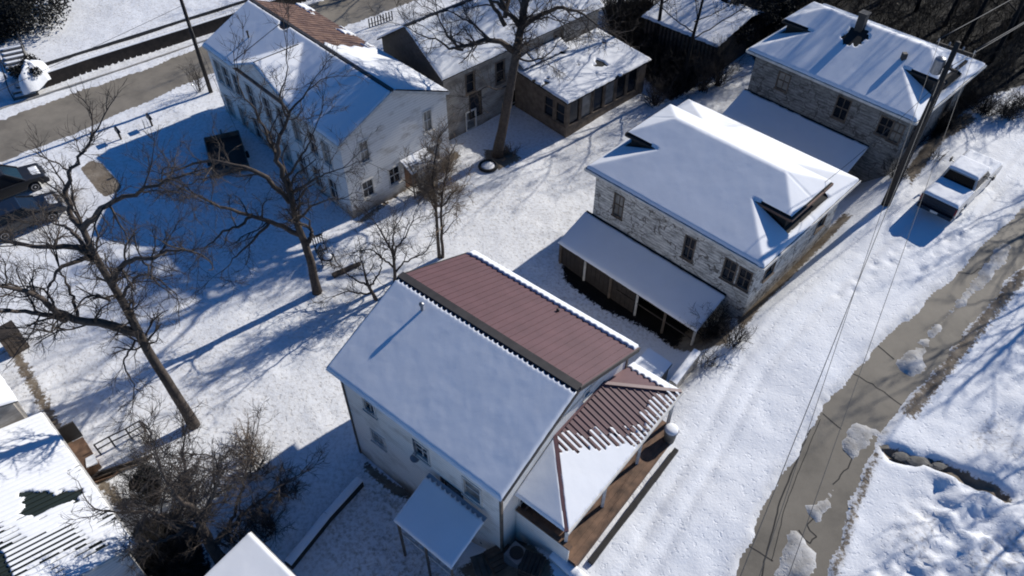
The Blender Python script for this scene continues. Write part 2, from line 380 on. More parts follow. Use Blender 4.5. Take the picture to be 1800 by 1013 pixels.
def snowcap(fr, a0, a1, b0, b1, zf, sdf, th=.11, res=.12, w=.14, seed=0, rough=.03, jump=.35):
    """snow lying on a roof: a height field in the plan of the house"""
    A = np.arange(a0 - res, a1 + res * 1.01, res); B = np.arange(b0 - res, b1 + res * 1.01, res)
    AA, BB = np.meshgrid(A, B, indexing='ij'); Z = zf(AA, BB); sd = sdf(AA, BB)
    nz = fbm(AA * 1.3 + seed, BB * 1.3, seed, 4) - .5
    sd = sd + (fbm(AA * 4, BB * 4, seed + 5, 3) - .5) * rough * 2
    h = np.where(sd > 0, th * np.sqrt(np.clip(1 - (1 - np.clip(sd / w, 0, 1)) ** 2, 0, 1)) * (1 + .22 * nz) + .012, -.05)
    gx, gy = np.gradient(sd, res); mg_ = np.clip(gx * gx + gy * gy, .3, None); mv = np.clip(-sd, 0, res * 1.1) / mg_
    A2 = AA + gx * mv; B2 = BB + gy * mv; lowv = sd <= 0; zz = np.where(lowv, zf(A2, B2) - .015, Z + h); sd0 = sd; AA, BB = A2, B2
    X = fr.o[0] + fr.u[0] * AA + fr.v[0] * BB; Y = fr.o[1] + fr.u[1] * AA + fr.v[1] * BB
    ok = sd > 0
    k = ok[:-1, :-1] | ok[1:, :-1] | ok[1:, 1:] | ok[:-1, 1:]; ok2 = sd > -res * 1.5
    k &= ok2[:-1, :-1] & ok2[1:, :-1] & ok2[1:, 1:] & ok2[:-1, 1:]
    q = np.stack([Z[:-1, :-1], Z[1:, :-1], Z[1:, 1:], Z[:-1, 1:]]); k &= (q.max(0) - q.min(0)) < jump
    P = np.stack([X, Y, zz], -1)
    mb = MB(); mb.grid(P[:, ::-1] if False else P, k)
    # orient upwards
    f = mb.f[-1]; v = mb.v[-1]
    if len(f):
        n = np.cross(v[f[0, 1]] - v[f[0, 0]], v[f[0, 2]] - v[f[0, 0]])
        if n[2] < 0: mb.f[-1] = f[:, ::-1]
    return mb
# ================================================================== SETTING
gz0 = gz
_a, _b = atg(80, 153), atg(345, 66)
_e = (_b - _a)[:2]; _e /= np.hypot(*_e); LWn = np.array([-_e[1], _e[0]]); LWa = _a[:2]; LWe = _e
def gz(x, y):
    sd = (np.asarray(x, float) - LWa[0]) * LWn[0] + (np.asarray(y, float) - LWa[1]) * LWn[1]
    return gz0(x, y) + .95 * sm((sd - .12) / .2)
LANE = [atg(*p)[:2] for p in [(1030, 1700), (1170, 1300), (1262, 1060), (1295, 1000), (1316, 925), (1348, 862), (1395, 800), (1440, 722), (1480, 668), (1545, 600), (1590, 560), (1660, 495), (1700, 455), (1745, 405), (1800, 360), (1900, 270),
        (1960, 330), (1860, 425), (1790, 476), (1740, 542), (1680, 612), (1625, 680), (1587, 722), (1549, 765), (1540, 800), (1527, 833), (1500, 897), (1479, 955), (1460, 1020), (1450, 1060), (1370, 1300), (1260, 1700)]]
LANEPATCH = [[atg(*p)[:2] for p in q] for q in (
    [(1504, 725), (1537, 747), (1560, 760), (1533, 775), (1501, 811), (1468, 783)],
    [(1407, 883), (1450, 872), (1468, 854), (1465, 894), (1443, 930), (1418, 908)],
    [(1368, 972), (1390, 922), (1415, 930), (1418, 955), (1443, 972), (1436, 1030), (1345, 1030)],
    [(1573, 634), (1592, 612), (1632, 607), (1625, 655), (1598, 664)],
    [(1608, 603), (1663, 540), (1690, 510), (1735, 445), (1760, 420), (1790, 430), (1765, 470), (1715, 520), (1660, 580), (1632, 612)])]
ROAD = [atg(*p)[:2] for p in [(-220, 372), (-60, 305), (0, 285), (60, 262), (130, 237), (200, 205), (260, 178), (340, 142), (480, 90), (606, 47), (730, 0), (860, -50), (800, -80), (640, -25), (520, 12), (345, 82), (260, 116), (200, 136), (115, 165), (0, 208), (-60, 228), (-220, 290)]]
WOOD_SHADE = [[atg(*p)[:2] for p in q] for q in (
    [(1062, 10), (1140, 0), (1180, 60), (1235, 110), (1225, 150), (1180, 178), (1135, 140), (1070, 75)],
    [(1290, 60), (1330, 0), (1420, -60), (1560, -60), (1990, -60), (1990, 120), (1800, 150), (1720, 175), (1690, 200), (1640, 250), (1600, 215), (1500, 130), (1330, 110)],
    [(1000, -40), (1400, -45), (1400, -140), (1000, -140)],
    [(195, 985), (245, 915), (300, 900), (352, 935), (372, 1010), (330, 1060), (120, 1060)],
    [(985, 445), (1060, 480), (1215, 572), (1190, 612), (1130, 575), (1060, 545), (992, 495)])]  # last polygon paints the shade under the near hipped house's porch
SOILP = [[atg(*p)[:2] for p in q] for q in (
    [(140, 296), (160, 281), (180, 288), (214, 325), (212, 335), (184, 346), (170, 335)],          # bare patch in the yard
    [(620, 392), (800, 262), (812, 275), (760, 312), (700, 345), (640, 392)],                     # drip line at the white house
    [(1290, 560), (1322, 530), (1485, 372), (1500, 380), (1440, 440), (1340, 540), (1300, 590)],
    [(1150, 590), (1215, 560), (1290, 580), (1280, 605), (1225, 620)],
    [(632, 800), (700, 850), (770, 880), (760, 895), (690, 870), (640, 830)],
    [(905, 935), (968, 985), (980, 1030), (850, 1030), (800, 1005), (860, 960)],
    [(1590, 300), (1640, 230), (1700, 195), (1720, 210), (1660, 250), (1600, 330)],
    [(850, 262), (895, 262), (920, 280), (880, 300), (850, 292)])]
RUTS = [[atg(*p)[:2] for p in q] for q in ([(1075, 1040), (1165, 880), (1240, 760), (1300, 640), (1380, 540), (1490, 430), (1590, 345)], [(1125, 1050), (1215, 885), (1285, 765), (1345, 650), (1425, 555), (1540, 440), (1625, 370)], [(1700, 400), (1760, 330), (1810, 270)], [(1740, 330), (1800, 250)])]
DITCH = [atg(*p)[:2] for p in [(1560, 788), (1590, 802), (1640, 814), (1690, 830), (1740, 850), (1775, 870)]]
TRAILS = [[atg(*p)[:2] for p in q] for q in ([(1605, 420), (1540, 470), (1480, 520)], [(1690, 395), (1660, 440), (1610, 490)], [(640, 880), (690, 920), (650, 960), (700, 1000), (660, 1020)], [(660, 870), (720, 900), (680, 940), (720, 970)], [(620, 930), (660, 900), (690, 960)])]
def polylen(pl): return float(sum(np.hypot(*(np.array(b) - np.array(a))) for a, b in zip(pl[:-1], pl[1:])))
def grade():
    def seg(*q): return np.concatenate([np.arange(a, b, s) for a, b, s in q])
    X = np.concatenate([[-900, -500, -300, -200, -140, -105], seg((-85, -34, .45), (-34, 34, .17), (34, 80, .45)), [80, 105, 140, 200, 300, 500, 900]])
    Y = np.concatenate([[-400, -200, -90, -40, -15, -5], seg((0, 9, .5), (9, 44, .17), (44, 72, .3), (72, 110, .8)), [110, 140, 190, 260, 380, 600, 1000]])
    return np.meshgrid(X, Y, indexing='ij')
def resamp(pts, n=14, jit=.0):
    pts = np.asarray(pts, float); d = np.concatenate([[0], np.cumsum(np.linalg.norm(np.diff(pts, axis=0), axis=1))]); x = np.linspace(0, d[-1], n)
    q = np.stack([np.interp(x, d, pts[:, k]) for k in range(3)], 1)
    for _ in range(2): q[1:-1] = .25 * q[:-2] + .5 * q[1:-1] + .25 * q[2:]
    if jit: q[1:-1] += RNG.normal(0, jit, (n - 2, 3))
    return q, d[-1]
def mkground():
    X, Y = grade(); Z = gz(X, Y); s = X * U46[0] + Y * U46[1]; t = X * V46[0] + Y * V46[1]
    far = np.clip((np.hypot(X, Y - 40) - 90) / 100, 0, 1)
    hill = sm((-s - .3) / 2)
    Z = Z + (fbm(X * .35, Y * .35, 3) - .5) * .20 + (fbm(X * 1.7, Y * 1.7, 8) - .5) * .05
    cs = X * .9 + Y * .45; cn = -X * .45 + Y * .9
    Z = Z + hill * ((fbm(cs * .4, cn * .9, 21) - .5) * .55 + (fbm(cs * 1.1, cn * 2.6, 23) - .5) * .22)
    tt = X * V46[0] + Y * V46[1]; h2 = hill * sm((24.8 - tt) / 1.5); Z = Z + h2 * ((fbm(X * 1.3, Y * 1.3, 27) - .5) * .75 + (fbm(X * 3, Y * 3, 28) - .5) * .3)
    bank = sm((s - 1) / 2) * sm((9.5 - s) / 2)
    for pl in RUTS: Z = Z - .07 * sm((.26 - sdline(X, Y, pl)) / .2) * (.5 + fbm(X * .5, Y * .5, 35))
    lo = sdpoly(X, Y, LANE) + (fbm(X * 1.1, Y * 1.1, 40) - .5) * .5
    slush = np.zeros(X.shape)
    for p in LANEPATCH:
        q = sdpoly(X, Y, p) - .12 + (fbm(X * 1.6, Y * 1.6, 44) - .5) * .6; slush = np.maximum(slush, sm((q + .2) / .2)); lo = np.where(q > -.02, np.minimum(lo, .13 - q * .5), lo)
    Z = np.where(lo > -.6, np.where(lo > 0, Z * 0 + gz(X, Y) - .16 * sm(lo / .22) + .02 * fbm(X * 3, Y * 3, 9), Z + .05 * sm((lo + .6) / .5)), Z)
    ro = sdpoly(X, Y, ROAD) + (fbm(X * 1.2, Y * 1.2, 50) - .5) * .55
    Z = np.where(ro > 0, gz(X, Y) - .16 * sm(ro / .25), Z)
    dd = sdline(X, Y, DITCH) + (fbm(X * 1.8, Y * 1.8, 29) - .5) * .55; Z = Z - .35 * sm((.45 - dd) / .4)
    for pl in TRAILS:
        q, L = resamp(np.c_[np.array(pl), np.zeros(len(pl))], max(4, int(polylen(pl) / .62)))
        for i in range(1, len(q)):
            d = q[i] - q[i - 1]; d = d / (np.hypot(d[0], d[1]) + 1e-6); o_ = (.16 if i % 2 else -.16) + RNG.normal(0, .05); cx, cy = q[i, 0] - d[1] * o_, q[i, 1] + d[0] * o_
            u_ = (X - cx) * d[0] + (Y - cy) * d[1]; w_ = -(X - cx) * d[1] + (Y - cy) * d[0]; r_ = np.sqrt((u_ / .24) ** 2 + (w_ / .15) ** 2); Z = Z - .075 * sm((1.25 - r_) / .6)
    soil = np.full(X.shape, -1.0); wood = np.full(X.shape, -1.0)
    for i, p in enumerate(SOILP): soil = np.maximum(soil, sdpoly(X, Y, p) / (.25 if i == 0 else .8) + .42)
    soil = np.maximum(soil, (1.0 - dd / .42))
    # dirty road shoulder on the right of the lane and the trodden strip along the fence of the green roofed house
    soil = np.maximum(soil, .75 - sdline(X, Y, [atg(1800, 480)[:2], atg(1700, 600)[:2], atg(1600, 725)[:2]]) / 1.1)
    soil = np.maximum(soil, .62 - sdline(X, Y, [atg(1540, 800)[:2], atg(1500, 905)[:2], atg(1462, 1020)[:2]]) / .9)
    soil = np.maximum(soil, .7 - sdline(X, Y, [atg(15, 600)[:2], atg(110, 770)[:2], atg(215, 890)[:2]]) / 1.1)
    soil = np.where(far > .2, -1, np.clip(soil, -.3, 1))
    for p in WOOD_SHADE: wood = np.maximum(wood, sdpoly(X, Y, p) / 1.2 + .5)
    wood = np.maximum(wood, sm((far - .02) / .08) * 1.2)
    yard = sm((s - 11) / 3) * .75
    thin = np.clip(yard * (.35 + .9 * fbm(X * .25, Y * .25, 60)) , 0, 1)
    pat = sdpoly(X, Y, [atg(*p)[:2] for p in [(530, 965), (625, 850), (700, 850), (760, 900), (850, 1030), (640, 1030)]]); thin = np.maximum(thin, 1.5 * sm((pat + .3) / .6) * (.35 + .9 * fbm(X * .7, Y * .7, 77)))
    thin = np.maximum(thin, .85 * hill * sm((fbm(cs * .35, cn * .7, 90) - .42) / .25))
    thin = thin * (lo < .3); slush = slush * (lo > -.2) + .35 * sm((lo + .35) / .3) * (lo < .3)
    mb = MB(); P = np.stack([X, Y, Z], -1)
    used = mb.grid(P); f = mb.f[-1]; v = mb.v[-1]
    if np.cross(v[f[0, 1]] - v[f[0, 0]], v[f[0, 2]] - v[f[0, 0]])[2] < 0: mb.f[-1] = f[:, ::-1]
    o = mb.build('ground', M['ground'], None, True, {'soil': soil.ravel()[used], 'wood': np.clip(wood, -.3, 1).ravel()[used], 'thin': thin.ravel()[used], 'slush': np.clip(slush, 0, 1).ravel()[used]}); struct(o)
    return o
mkground()
def sheet(name, poly, mat, dz, res=.35, grow=.5):
    p = np.array(poly); X, Y = np.meshgrid(np.arange(p[:, 0].min() - 1, p[:, 0].max() + 1, res), np.arange(p[:, 1].min() - 1, p[:, 1].max() + 1, res), indexing='ij')
    sd = sdpoly(X, Y, poly) > -grow; k = sd[:-1, :-1] & sd[1:, :-1] & sd[1:, 1:] & sd[:-1, 1:]
    mb = MB(); mb.grid(np.stack([X, Y, gz(X, Y) + dz], -1), k); f = mb.f[-1]; v = mb.v[-1]
    if np.cross(v[f[0, 1]] - v[f[0, 0]], v[f[0, 2]] - v[f[0, 0]])[2] < 0: mb.f[-1] = f[:, ::-1]
    return struct(mb.build(name, mat, None, True))
sheet('lane', LANE, M['lane'], -.085); sheet('upper_road', ROAD, M['road'], -.085)
# joints and cracks of the lane: thin strips lying 4 mm above it
mb = MB()
def crackline(pxs, w, wob=.05):
    pts = [atg(*p)[:2] for p in pxs]; out = []
    for a, b in zip(pts[:-1], pts[1:]):
        n = max(2, int(np.hypot(*(b - a)) / .25))
        for i in range(n): out.append(a + (b - a) * i / n)
    out.append(pts[-1]); out = [q + RNG.normal(0, wob, 2) * (0 < i < len(out) - 1) for i, q in enumerate(out)]
    for a, b in zip(out[:-1], out[1:]):
        e = b - a; n = np.array([-e[1], e[0]]) / (np.hypot(*e) + 1e-6) * w / 2
        mb.poly([(*(q), G(*q) - .081) for q in (a - n, b - n, b + n, a + n)])
crackline([(1312, 955), (1360, 985)], .05, .01); crackline([(1447, 725), (1480, 753)], .05, .01); crackline([(1500, 655), (1545, 680), (1588, 712)], .05); crackline([(1543, 605), (1573, 630)], .06, .01)
crackline([(1668, 480), (1705, 478), (1730, 470)], .05); crackline([(1435, 730), (1400, 810), (1372, 880), (1345, 985), (1335, 1040)], .06, .012); crackline([(1443, 735), (1410, 815), (1384, 880), (1357, 985)], .03, .012)
crackline([(1465, 850), (1480, 835), (1500, 800), (1512, 780)], .05); crackline([(1405, 930), (1425, 955), (1435, 940), (1420, 920), (1450, 900)], .05); crackline([(1250, 350), (1252, 352)], .01)
struct(mb.build('lane_cracks', M['crack']))
# ================================================================== generic house pieces
def deckplan(mb, fr, pts, zf, th, m=0): mb.slab([fr.P(a, b, zf(a, b)) for a, b in pts], th, m)
def house_walls(fr, a0, a1, b0, b1):
    """four walls of a rectangle, keyed by the side they face"""
    return {'left': Wall(fr.P(a1, b0, 0), fr.P(a0, b0, 0)), 'front': Wall(fr.P(a0, b0, 0), fr.P(a0, b1, 0)), 'right': Wall(fr.P(a0, b1, 0), fr.P(a1, b1, 0)), 'back': Wall(fr.P(a1, b1, 0), fr.P(a1, b0, 0))}
# 'left' = facing -v (towards the camera), 'front' = facing -u
# ------------------------------------------------------------------ maroon roofed house
HA = Fr((-.35, 13.05), .885); LA, WA, ZA, MA = 9.02, 8.71, 6.0, 1.85 / 4.355
tA = thing('house', 'two storey cream house with one bare maroon roof slope and one snow covered', 'house', (*HA.P(4.5, 4.3, 0)[:2], -.3))
WAs = house_walls(HA, .3, LA - .3, .3, WA - .3); zt = ZA + MA * .3 - .02
wl = WAs['left']
for tl, br in (((636, 691), (660, 731)), ((653, 756), (677, 788)), ((728, 775), (754, 813))): win_px(tA, wl, tl, br, M['trim'], cols=2)
window(tA, wl, 6.6, 3.6, 7.4, 4.7, M['trim']); window(tA, wl, 5.4, 1.3, 6.4, 3.3, M['darktrim'], name='door', rows=1, sill=False)
wf = WAs['front']; window(tA, wf, 5.0, 5.95, 5.35, 6.6 - .35, M['trim'], rows=1); window(tA, wf, 1.1, 2.2, 2.0, 3.9, M['trim']); window(tA, wf, 5.8, 2.3, 6.7, 3.9, M['trim']); window(tA, wf, 3.2, 2.1, 4.2, 4.2, M['brown_trim'], name='door', rows=1, sill=False)
wb = WAs['back']; window(tA, wb, 2, 3.6, 2.9, 5.0, M['trim']); window(tA, wb, 5, 3.6, 5.9, 5.0, M['trim']); window(tA, WAs['right'], 3, 3.4, 3.9, 4.9, M['trim'])
mb = MB()
for k in WAs: WAs[k].fill(mb, -1.6, zt)
for a, r in ((.3, 1), (LA - .3, -1)):
    pts = [HA.P(a, .3, zt), HA.P(a, WA - .3, zt), HA.P(a, WA / 2, ZA + MA * WA / 2 - .03)]; mb.poly(pts if r > 0 else pts[::-1])
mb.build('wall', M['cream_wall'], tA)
for a, b in ((.3, .3), (LA - .3, .3), (.3, WA - .3)):
    mb = MB(); mb.hexa([HA.P(a - .05, b - .05, -1.6), HA.P(a - .05, b + .05, -1.6), HA.P(a + .05, b + .05, -1.6), HA.P(a + .05, b - .05, -1.6)][::-1], [HA.P(a - .05, b - .05, zt - .03), HA.P(a - .05, b + .05, zt - .03), HA.P(a + .05, b + .05, zt - .03), HA.P(a + .05, b - .05, zt - .03)][::-1]); mb.build('corner_board', M['old_wood'], tA)
zfA = lambda a, b: ZA + MA * np.minimum(b, WA - b)
def ribbed(mb, fr, a0, a1, b0, b1, zf, pitch=.24, m=0, along='b', rh=.03, rw=.03):
    n = int((a1 - a0) / pitch)
    for i in range(n + 1):
        a = a0 + (a1 - a0) * i / n if False else a0 + pitch * i
        if along == 'b': p, q = (a, b0), (a, b1)
        else: p, q = (b0, a), (b1, a)
        mb.bar(fr.P(*p, float(zf(*p)) + rh * .4), fr.P(*q, float(zf(*q)) + rh * .4), rw, rh, m)
mb = MB(); hW = WA / 2
deckplan(mb, HA, [(0, 0), (0, hW), (LA, hW), (LA, 0)][::-1], zfA, .09); deckplan(mb, HA, [(0, hW), (0, WA), (LA, WA), (LA, hW)][::-1], zfA, .09)
ribbed(mb, HA, .12, LA - .05, hW + .06, WA - .01, zfA, .31, rh=.022, rw=.035)
roofA = mb.build('roof', M['maroon'], tA)
mb = MB(); mb.bar(HA.P(-.02, hW, ZA + MA * hW + .035), HA.P(LA + .02, hW, ZA + MA * hW + .035), .34, .05); mb.build('ridge_cap', M['darktrim'], roofA)
for a in (-.03, LA + .03):
    mb = MB()
    for b0, b1 in ((0, hW - .02), (WA, hW + .02)): mb.bar(HA.P(a, b0, float(zfA(a, b0)) - .09), HA.P(a, b1, float(zfA(a, b1)) - .09), .05, .2)
    mb.build('rake_board', M['darktrim'], roofA)
teeth = lambda a, p: np.abs(np.sin(math.pi * a / p)) ** .7
def sdA(a, b):
    s = np.minimum(np.minimum(a + .03, LA - a + .03), b + .10)
    return np.minimum(s, hW - .13 - .10 * teeth(a, .24) - .05 * fbm(a * 2, a * 0, 5) - b)
snowcap(HA, 0, LA, -.1, hW, lambda a, b: zfA(a, np.maximum(b, -.05)), sdA, .12, .06, .13, 3, .012).build('roof_snow', M['roofsnow'], tA, True)
def sdA2(a, b):
    return np.minimum(np.minimum(np.minimum(a - .05, LA - a - .02), WA + .1 - b), b - (WA - .42 + .12 * teeth(a, .31) - .22 * np.maximum(0, fbm(a * .9, a * 0 + 3, 2) - .5)))
snowcap(HA, 0, LA, WA - .7, WA + .1, lambda a, b: zfA(a, b), sdA2, .13, .045, .1, 4, .012).build('eave_snow', M['roofsnow'], tA, True)
mb = MB(); p = HA.P(7.11, 3.62, 7.53); mb.lathe(p, [(.06, -.1), (.06, .42), (.10, .43), (.10, .52), (.03, .56)], 10); mb.build('vent_pipe', M['grey'], tA)
mb = MB(); p = HA.P(3.6, WA - .72, float(zfA(0, WA - .72))); mb.lathe(p, [(.07, -.05), (.07, .14), (.03, .17)], 8); mb.build('roof_vent', M['darktrim'], tA)
# front porch with hipped, ribbed roof
PE, PT, a0p, b0p, b1p = 4.5, 5.52, -2.07, 1.08, 9.0
mP = (PT - PE) / (.3 - a0p)
zfP = lambda a, b: PE + np.minimum(mP * (a - a0p), np.minimum((PT - PE) / 2.38 * (b - b0p), (PT - PE) / 2.38 * (b1p - b)))
mb = MB(); h0, h1 = b0p + 2.38, b1p - 2.38
deckplan(mb, HA, [(a0p, b0p), (a0p, b1p), (.296, h1), (.296, h0)][::-1], zfP, .08); deckplan(mb, HA, [(a0p, b0p), (.296, h0), (.296, b0p)][::-1], zfP, .08); deckplan(mb, HA, [(a0p, b1p), (.296, b1p), (.296, h1)][::-1], zfP, .08)
for i in range(33):
    b = b0p + .12 + i * .24
    if b > b1p - .1: break
    top = min(.27, a0p + (min(b - b0p, b1p - b)) / 2.38 * 2.37)
    if top - a0p > .15: mb.bar(HA.P(a0p + .01, b, PE + .012), HA.P(top, b, float(zfP(top - 1e-3, b)) + .012), .04, .05)
porch = mb.build('porch_roof', M['maroon'], tA)
mb = MB()
for b, hb in ((b0p, h0), (b1p, h1)): mb.bar(HA.P(a0p, b, PE + .03), HA.P(.28, hb, PT + .04), .16, .07)
mb.bar(HA.P(.27, h0, PT + .04), HA.P(.27, h1, PT + .04), .1, .07); mb.build('hip_cap', M['maroon'], porch)
def sdP(a, b):
    main = np.minimum(a - a0p + .05, np.minimum(b - b0p, b1p - b) - 0.0)
    rib = np.abs(((b - b0p - .12) / .24) - np.round((b - b0p - .12) / .24)) * .24
    # how far up from the eave the snow still lies (m): nearly all on the left, a strip on the right
    bb = (b - b0p) / (b1p - b0p)
    up = np.interp(bb, [0, .28, .40, .50, .58, .66, .8, 1], [3.2, 2.3, 1.75, 1.35, .62, .42, .42, .3]) + (fbm(b * 2.2, b * 0, 12) - .5) * .5
    x = up - (a - a0p)
    front = np.minimum(main, x + .22 - np.where(rib < .05, 1.3, 0) * sm((1.5 - x) / 1.5) - .35 * sm((fbm(a * 1.1, b * 6, 15) - .5) / .12))
    hipd = np.minimum(b - b0p, b1p - b) / 2.38 * 2.37 - (a - a0p)     # >0 front face
    endl = np.minimum(a - a0p, np.minimum(b - b0p + .04, .3 - a))
    endr = np.minimum(endl * 0 + b1p - b + .04, .62 - (b1p - b) - .2 * teeth(a, .3) + .5 * sm((-.3 - a) / .6) * 0)
    e = np.where(b < 5, endl, np.minimum(endr, .3 - a))
    return np.where(hipd > 0, np.minimum(front, hipd - .04), np.minimum(e, -hipd - .05))
snowcap(HA, a0p - .05, .3, b0p - .05, b1p + .05, lambda a, b: zfP(np.clip(a, a0p, .3), np.clip(b, b0p, b1p)) , sdP, .085, .045, .07, 6, .012).build('porch_snow', M['roofsnow'], tA, True)
DZ = 2.3
mb = MB(); nb = 12
for i in range(nb):
    a = -2.52 + i * .232; mb.hexa([HA.P(a, 1.2, DZ - .05), HA.P(a, 8.8, DZ - .05), HA.P(a + .224, 8.8, DZ - .05), HA.P(a + .224, 1.2, DZ - .05)][::-1], [HA.P(a, 1.2, DZ), HA.P(a, 8.8, DZ), HA.P(a + .224, 8.8, DZ), HA.P(a + .224, 1.2, DZ)][::-1])
mb.hexa([HA.P(-2.55, 1.2, .4), HA.P(-2.55, 8.8, .4), HA.P(-2.49, 8.8, .4), HA.P(-2.49, 1.2, .4)][::-1], [HA.P(-2.55, 1.2, DZ - .052), HA.P(-2.55, 8.8, DZ - .052), HA.P(-2.49, 8.8, DZ - .052), HA.P(-2.49, 1.2, DZ - .052)][::-1])
mb.build('porch_deck', M['wood'], tA)
mb = MB(); mb.hexa([HA.P(-2.2, 1.15, .2), HA.P(-2.2, 1.22, .2), HA.P(.28, 1.22, .2), HA.P(.28, 1.15, .2)][::-1], [HA.P(-2.2, 1.15, DZ + .95), HA.P(-2.2, 1.22, DZ + .95), HA.P(.28, 1.22, DZ + .95), HA.P(.28, 1.15, DZ + .95)][::-1]); mb.build('porch_side', M['cream_wall'], tA)
mb = MB(); mb.hexa([HA.P(-2.26, 1.08, DZ + .953), HA.P(-2.26, 1.29, DZ + .953), HA.P(.26, 1.29, DZ + .953), HA.P(.26, 1.08, DZ + .953)][::-1], [HA.P(-2.26, 1.08, DZ + 1.03), HA.P(-2.26, 1.29, DZ + 1.03), HA.P(.26, 1.29, DZ + 1.03), HA.P(.26, 1.08, DZ + 1.03)][::-1]); mb.build('porch_rail', M['wood'], tA)
for b in (1.3, 3.8, 6.3, 8.75):
    mb = MB(); mb.bar(HA.P(-1.95, b, DZ), HA.P(-1.95, b, PE + .02), .12); mb.bar(HA.P(-1.95, b, PE - .25), HA.P(-1.95, b, PE - .1), .2); mb.build('post', M['trim'], tA)
mb = MB(); mb.bar(HA.P(-1.95, 1.2, PE - .03), HA.P(-1.95, 8.9, PE - .03), .1, .18); mb.build('porch_beam', M['trim'], tA)
mb = MB(); mb.bar(HA.P(a0p - .06, b0p - .02, PE - .04), HA.P(a0p - .06, b1p + .02, PE - .04), .1, .11); mb.build('gutter', M['trim'], porch)
# lean-to canopy on the near wall
tK = None
zfK = lambda a, b: 2.62 + (b + 1.95) * .39
mb = MB(); deckplan(mb, HA, [(.85, -1.95), (.85, .12), (3.85, .12), (3.85, -1.95)][::-1], zfK, .08); lean = mb.build('canopy_roof', M['grey_metal'], tA)
snowcap(HA, .85, 3.85, -1.95, .1, lambda a, b: zfK(a, b), lambda a, b: np.minimum(np.minimum(a - .84, 3.86 - a), np.minimum(b + 1.97, .08 - .16 * teeth(a, .26) - b)), .07, .06, .08, 9, .01).build('canopy_snow', M['roofsnow'], lean, True)
for a in (.95, 2.3, 3.75):
    mb = MB(); mb.bar(HA.P(a, -1.85, G(*HA.P(a, -1.85, 0)[:2]) - .1), HA.P(a, -1.85, 2.57), .09); mb.build('canopy_post', M['old_wood'], tA)
mb = MB(); mb.bar(HA.P(.85, -1.9, 2.5), HA.P(3.85, -1.9, 2.5), .06, .12); mb.bar(HA.P(.85, -1.8, 1.5), HA.P(3.85, -1.8, 1.5), .05, .1); mb.build('canopy_beam', M['trim'], tA)
mb = MB(); mb.hexa([HA.P(1.7, -.06, 3.72), HA.P(1.7, .28, 3.72), HA.P(2.6, .28, 3.72), HA.P(2.6, -.06, 3.72)], [HA.P(1.7, .0, 3.86), HA.P(1.7, .28, 3.86), HA.P(2.6, .28, 3.86), HA.P(2.6, .0, 3.86)])
# meter and small fittings on the near wall
mb = MB(); q = wl.P(4.05, 3.5, .12); mb.lathe(q, [(.18, 0), (.2, .1), (.05, .16)], 12); mb.bar(wl.P(4.05, 3.7, .06), wl.P(4.05, 4.8, .06), .06); mb.build('meter', M['grey'], tA)
# ------------------------------------------------------------------ white house by the upper road
HB = Fr((-9.52, 34.56), .76); LB, WB, ZB = 15.3, 7.93, 5.4; MBs = 1.78 / 3.965; MC = (6.95 - 5.4) / 3.5
tB = thing('house', 'large white clapboard house with cross gable and partly bare rusty roof', 'house', (*HB.P(7.6, 4, 0)[:2], 0))
zmB = lambda a, b: ZB + MBs * np.minimum(b, WB - b)
zcB = lambda a, b: np.where(b < 4, 6.95 - MC * np.abs(a - 8.2), -9)
zfB = lambda a, b: np.maximum(zmB(a, b), zcB(a, b))
WBs = house_walls(HB, .12, LB - .12, .15, WB - .15); zt = ZB + MBs * .15 - .02
wg = WBs['front']
for tl, br in (((630.5, 252.6), (650, 280)), ((743.7, 198.7), (759.5, 226)), ((636, 323), (658, 339.7)), ((683, 299.6), (703.7, 316.7)), ((753.4, 261), (773.3, 277.5))): win_px(tB, wg, tl, br, M['trim'], cols=2)
wg.holes.append((4.0, .05, 4.95, 2.0)); mb = MB(); mb.hexa([wg.P(4.0, .05, -.12), wg.P(4.95, .05, -.12), wg.P(4.95, .05, -.06), wg.P(4.0, .05, -.06)], [wg.P(4.0, 2.0, -.12), wg.P(4.95, 2.0, -.12), wg.P(4.95, 2.0, -.06), wg.P(4.0, 2.0, -.06)]); d = mb.build('door', M['brown_trim'], tB)
mb = MB(); mb.lathe(wg.P(4.85, 1.0, -.06), [(.03, 0), (.04, .05), (.01, .06)], 8, 0, (*wg.n, 0)); mb.build('handle', M['grey'], d)
wl = WBs['left']; L = wl.L
for p in (.55, 1.6, 2.9, 4.6, 6.6, 8.2, 9.9, 11.6, 13.0): window(tB, wl, p, 3.1, p + .8, 4.65, M['trim'], cols=2)
for p in (.6, 2.4, 4.2, 6.0, 7.8, 9.6, 11.2, 12.9): window(tB, wl, p, .45, p + .85, 1.95, M['trim'], cols=2)
for p in (2, 6, 10): window(tB, WBs['right'], p, 3.2, p + .8, 4.6, M['trim'])
mb = MB()
for k in WBs: WBs[k].fill(mb, -1.2, zt)
for a, r in ((.12, 1), (LB - .12, -1)):
    pts = [HB.P(a, .15, zt), HB.P(a, WB - .15, zt), HB.P(a, WB / 2, ZB + MBs * WB / 2 - .03)]; mb.poly(pts if r > 0 else pts[::-1])
mb.poly([HB.P(11.6, .15, zt), HB.P(4.8, .15, zt), HB.P(8.2, .15, 6.9)])
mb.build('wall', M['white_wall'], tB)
mb = MB(); hb = WB / 2
deckplan(mb, HB, [(0, 0), (0, hb), (LB, hb), (LB, 0)][::-1], zmB, .1); deckplan(mb, HB, [(0, hb), (0, WB), (LB, WB), (LB, hb)][::-1], zmB, .1)
xa = (6.95 - ZB) / MBs
mb.slab([HB.P(8.2, 0, 6.95), HB.P(8.2, xa, 6.96), HB.P(4.7, 0, 5.41)][::-1], .06); mb.slab([HB.P(8.2, 0, 6.95), HB.P(11.7, 0, 5.41), HB.P(8.2, xa, 6.96)][::-1], .06)
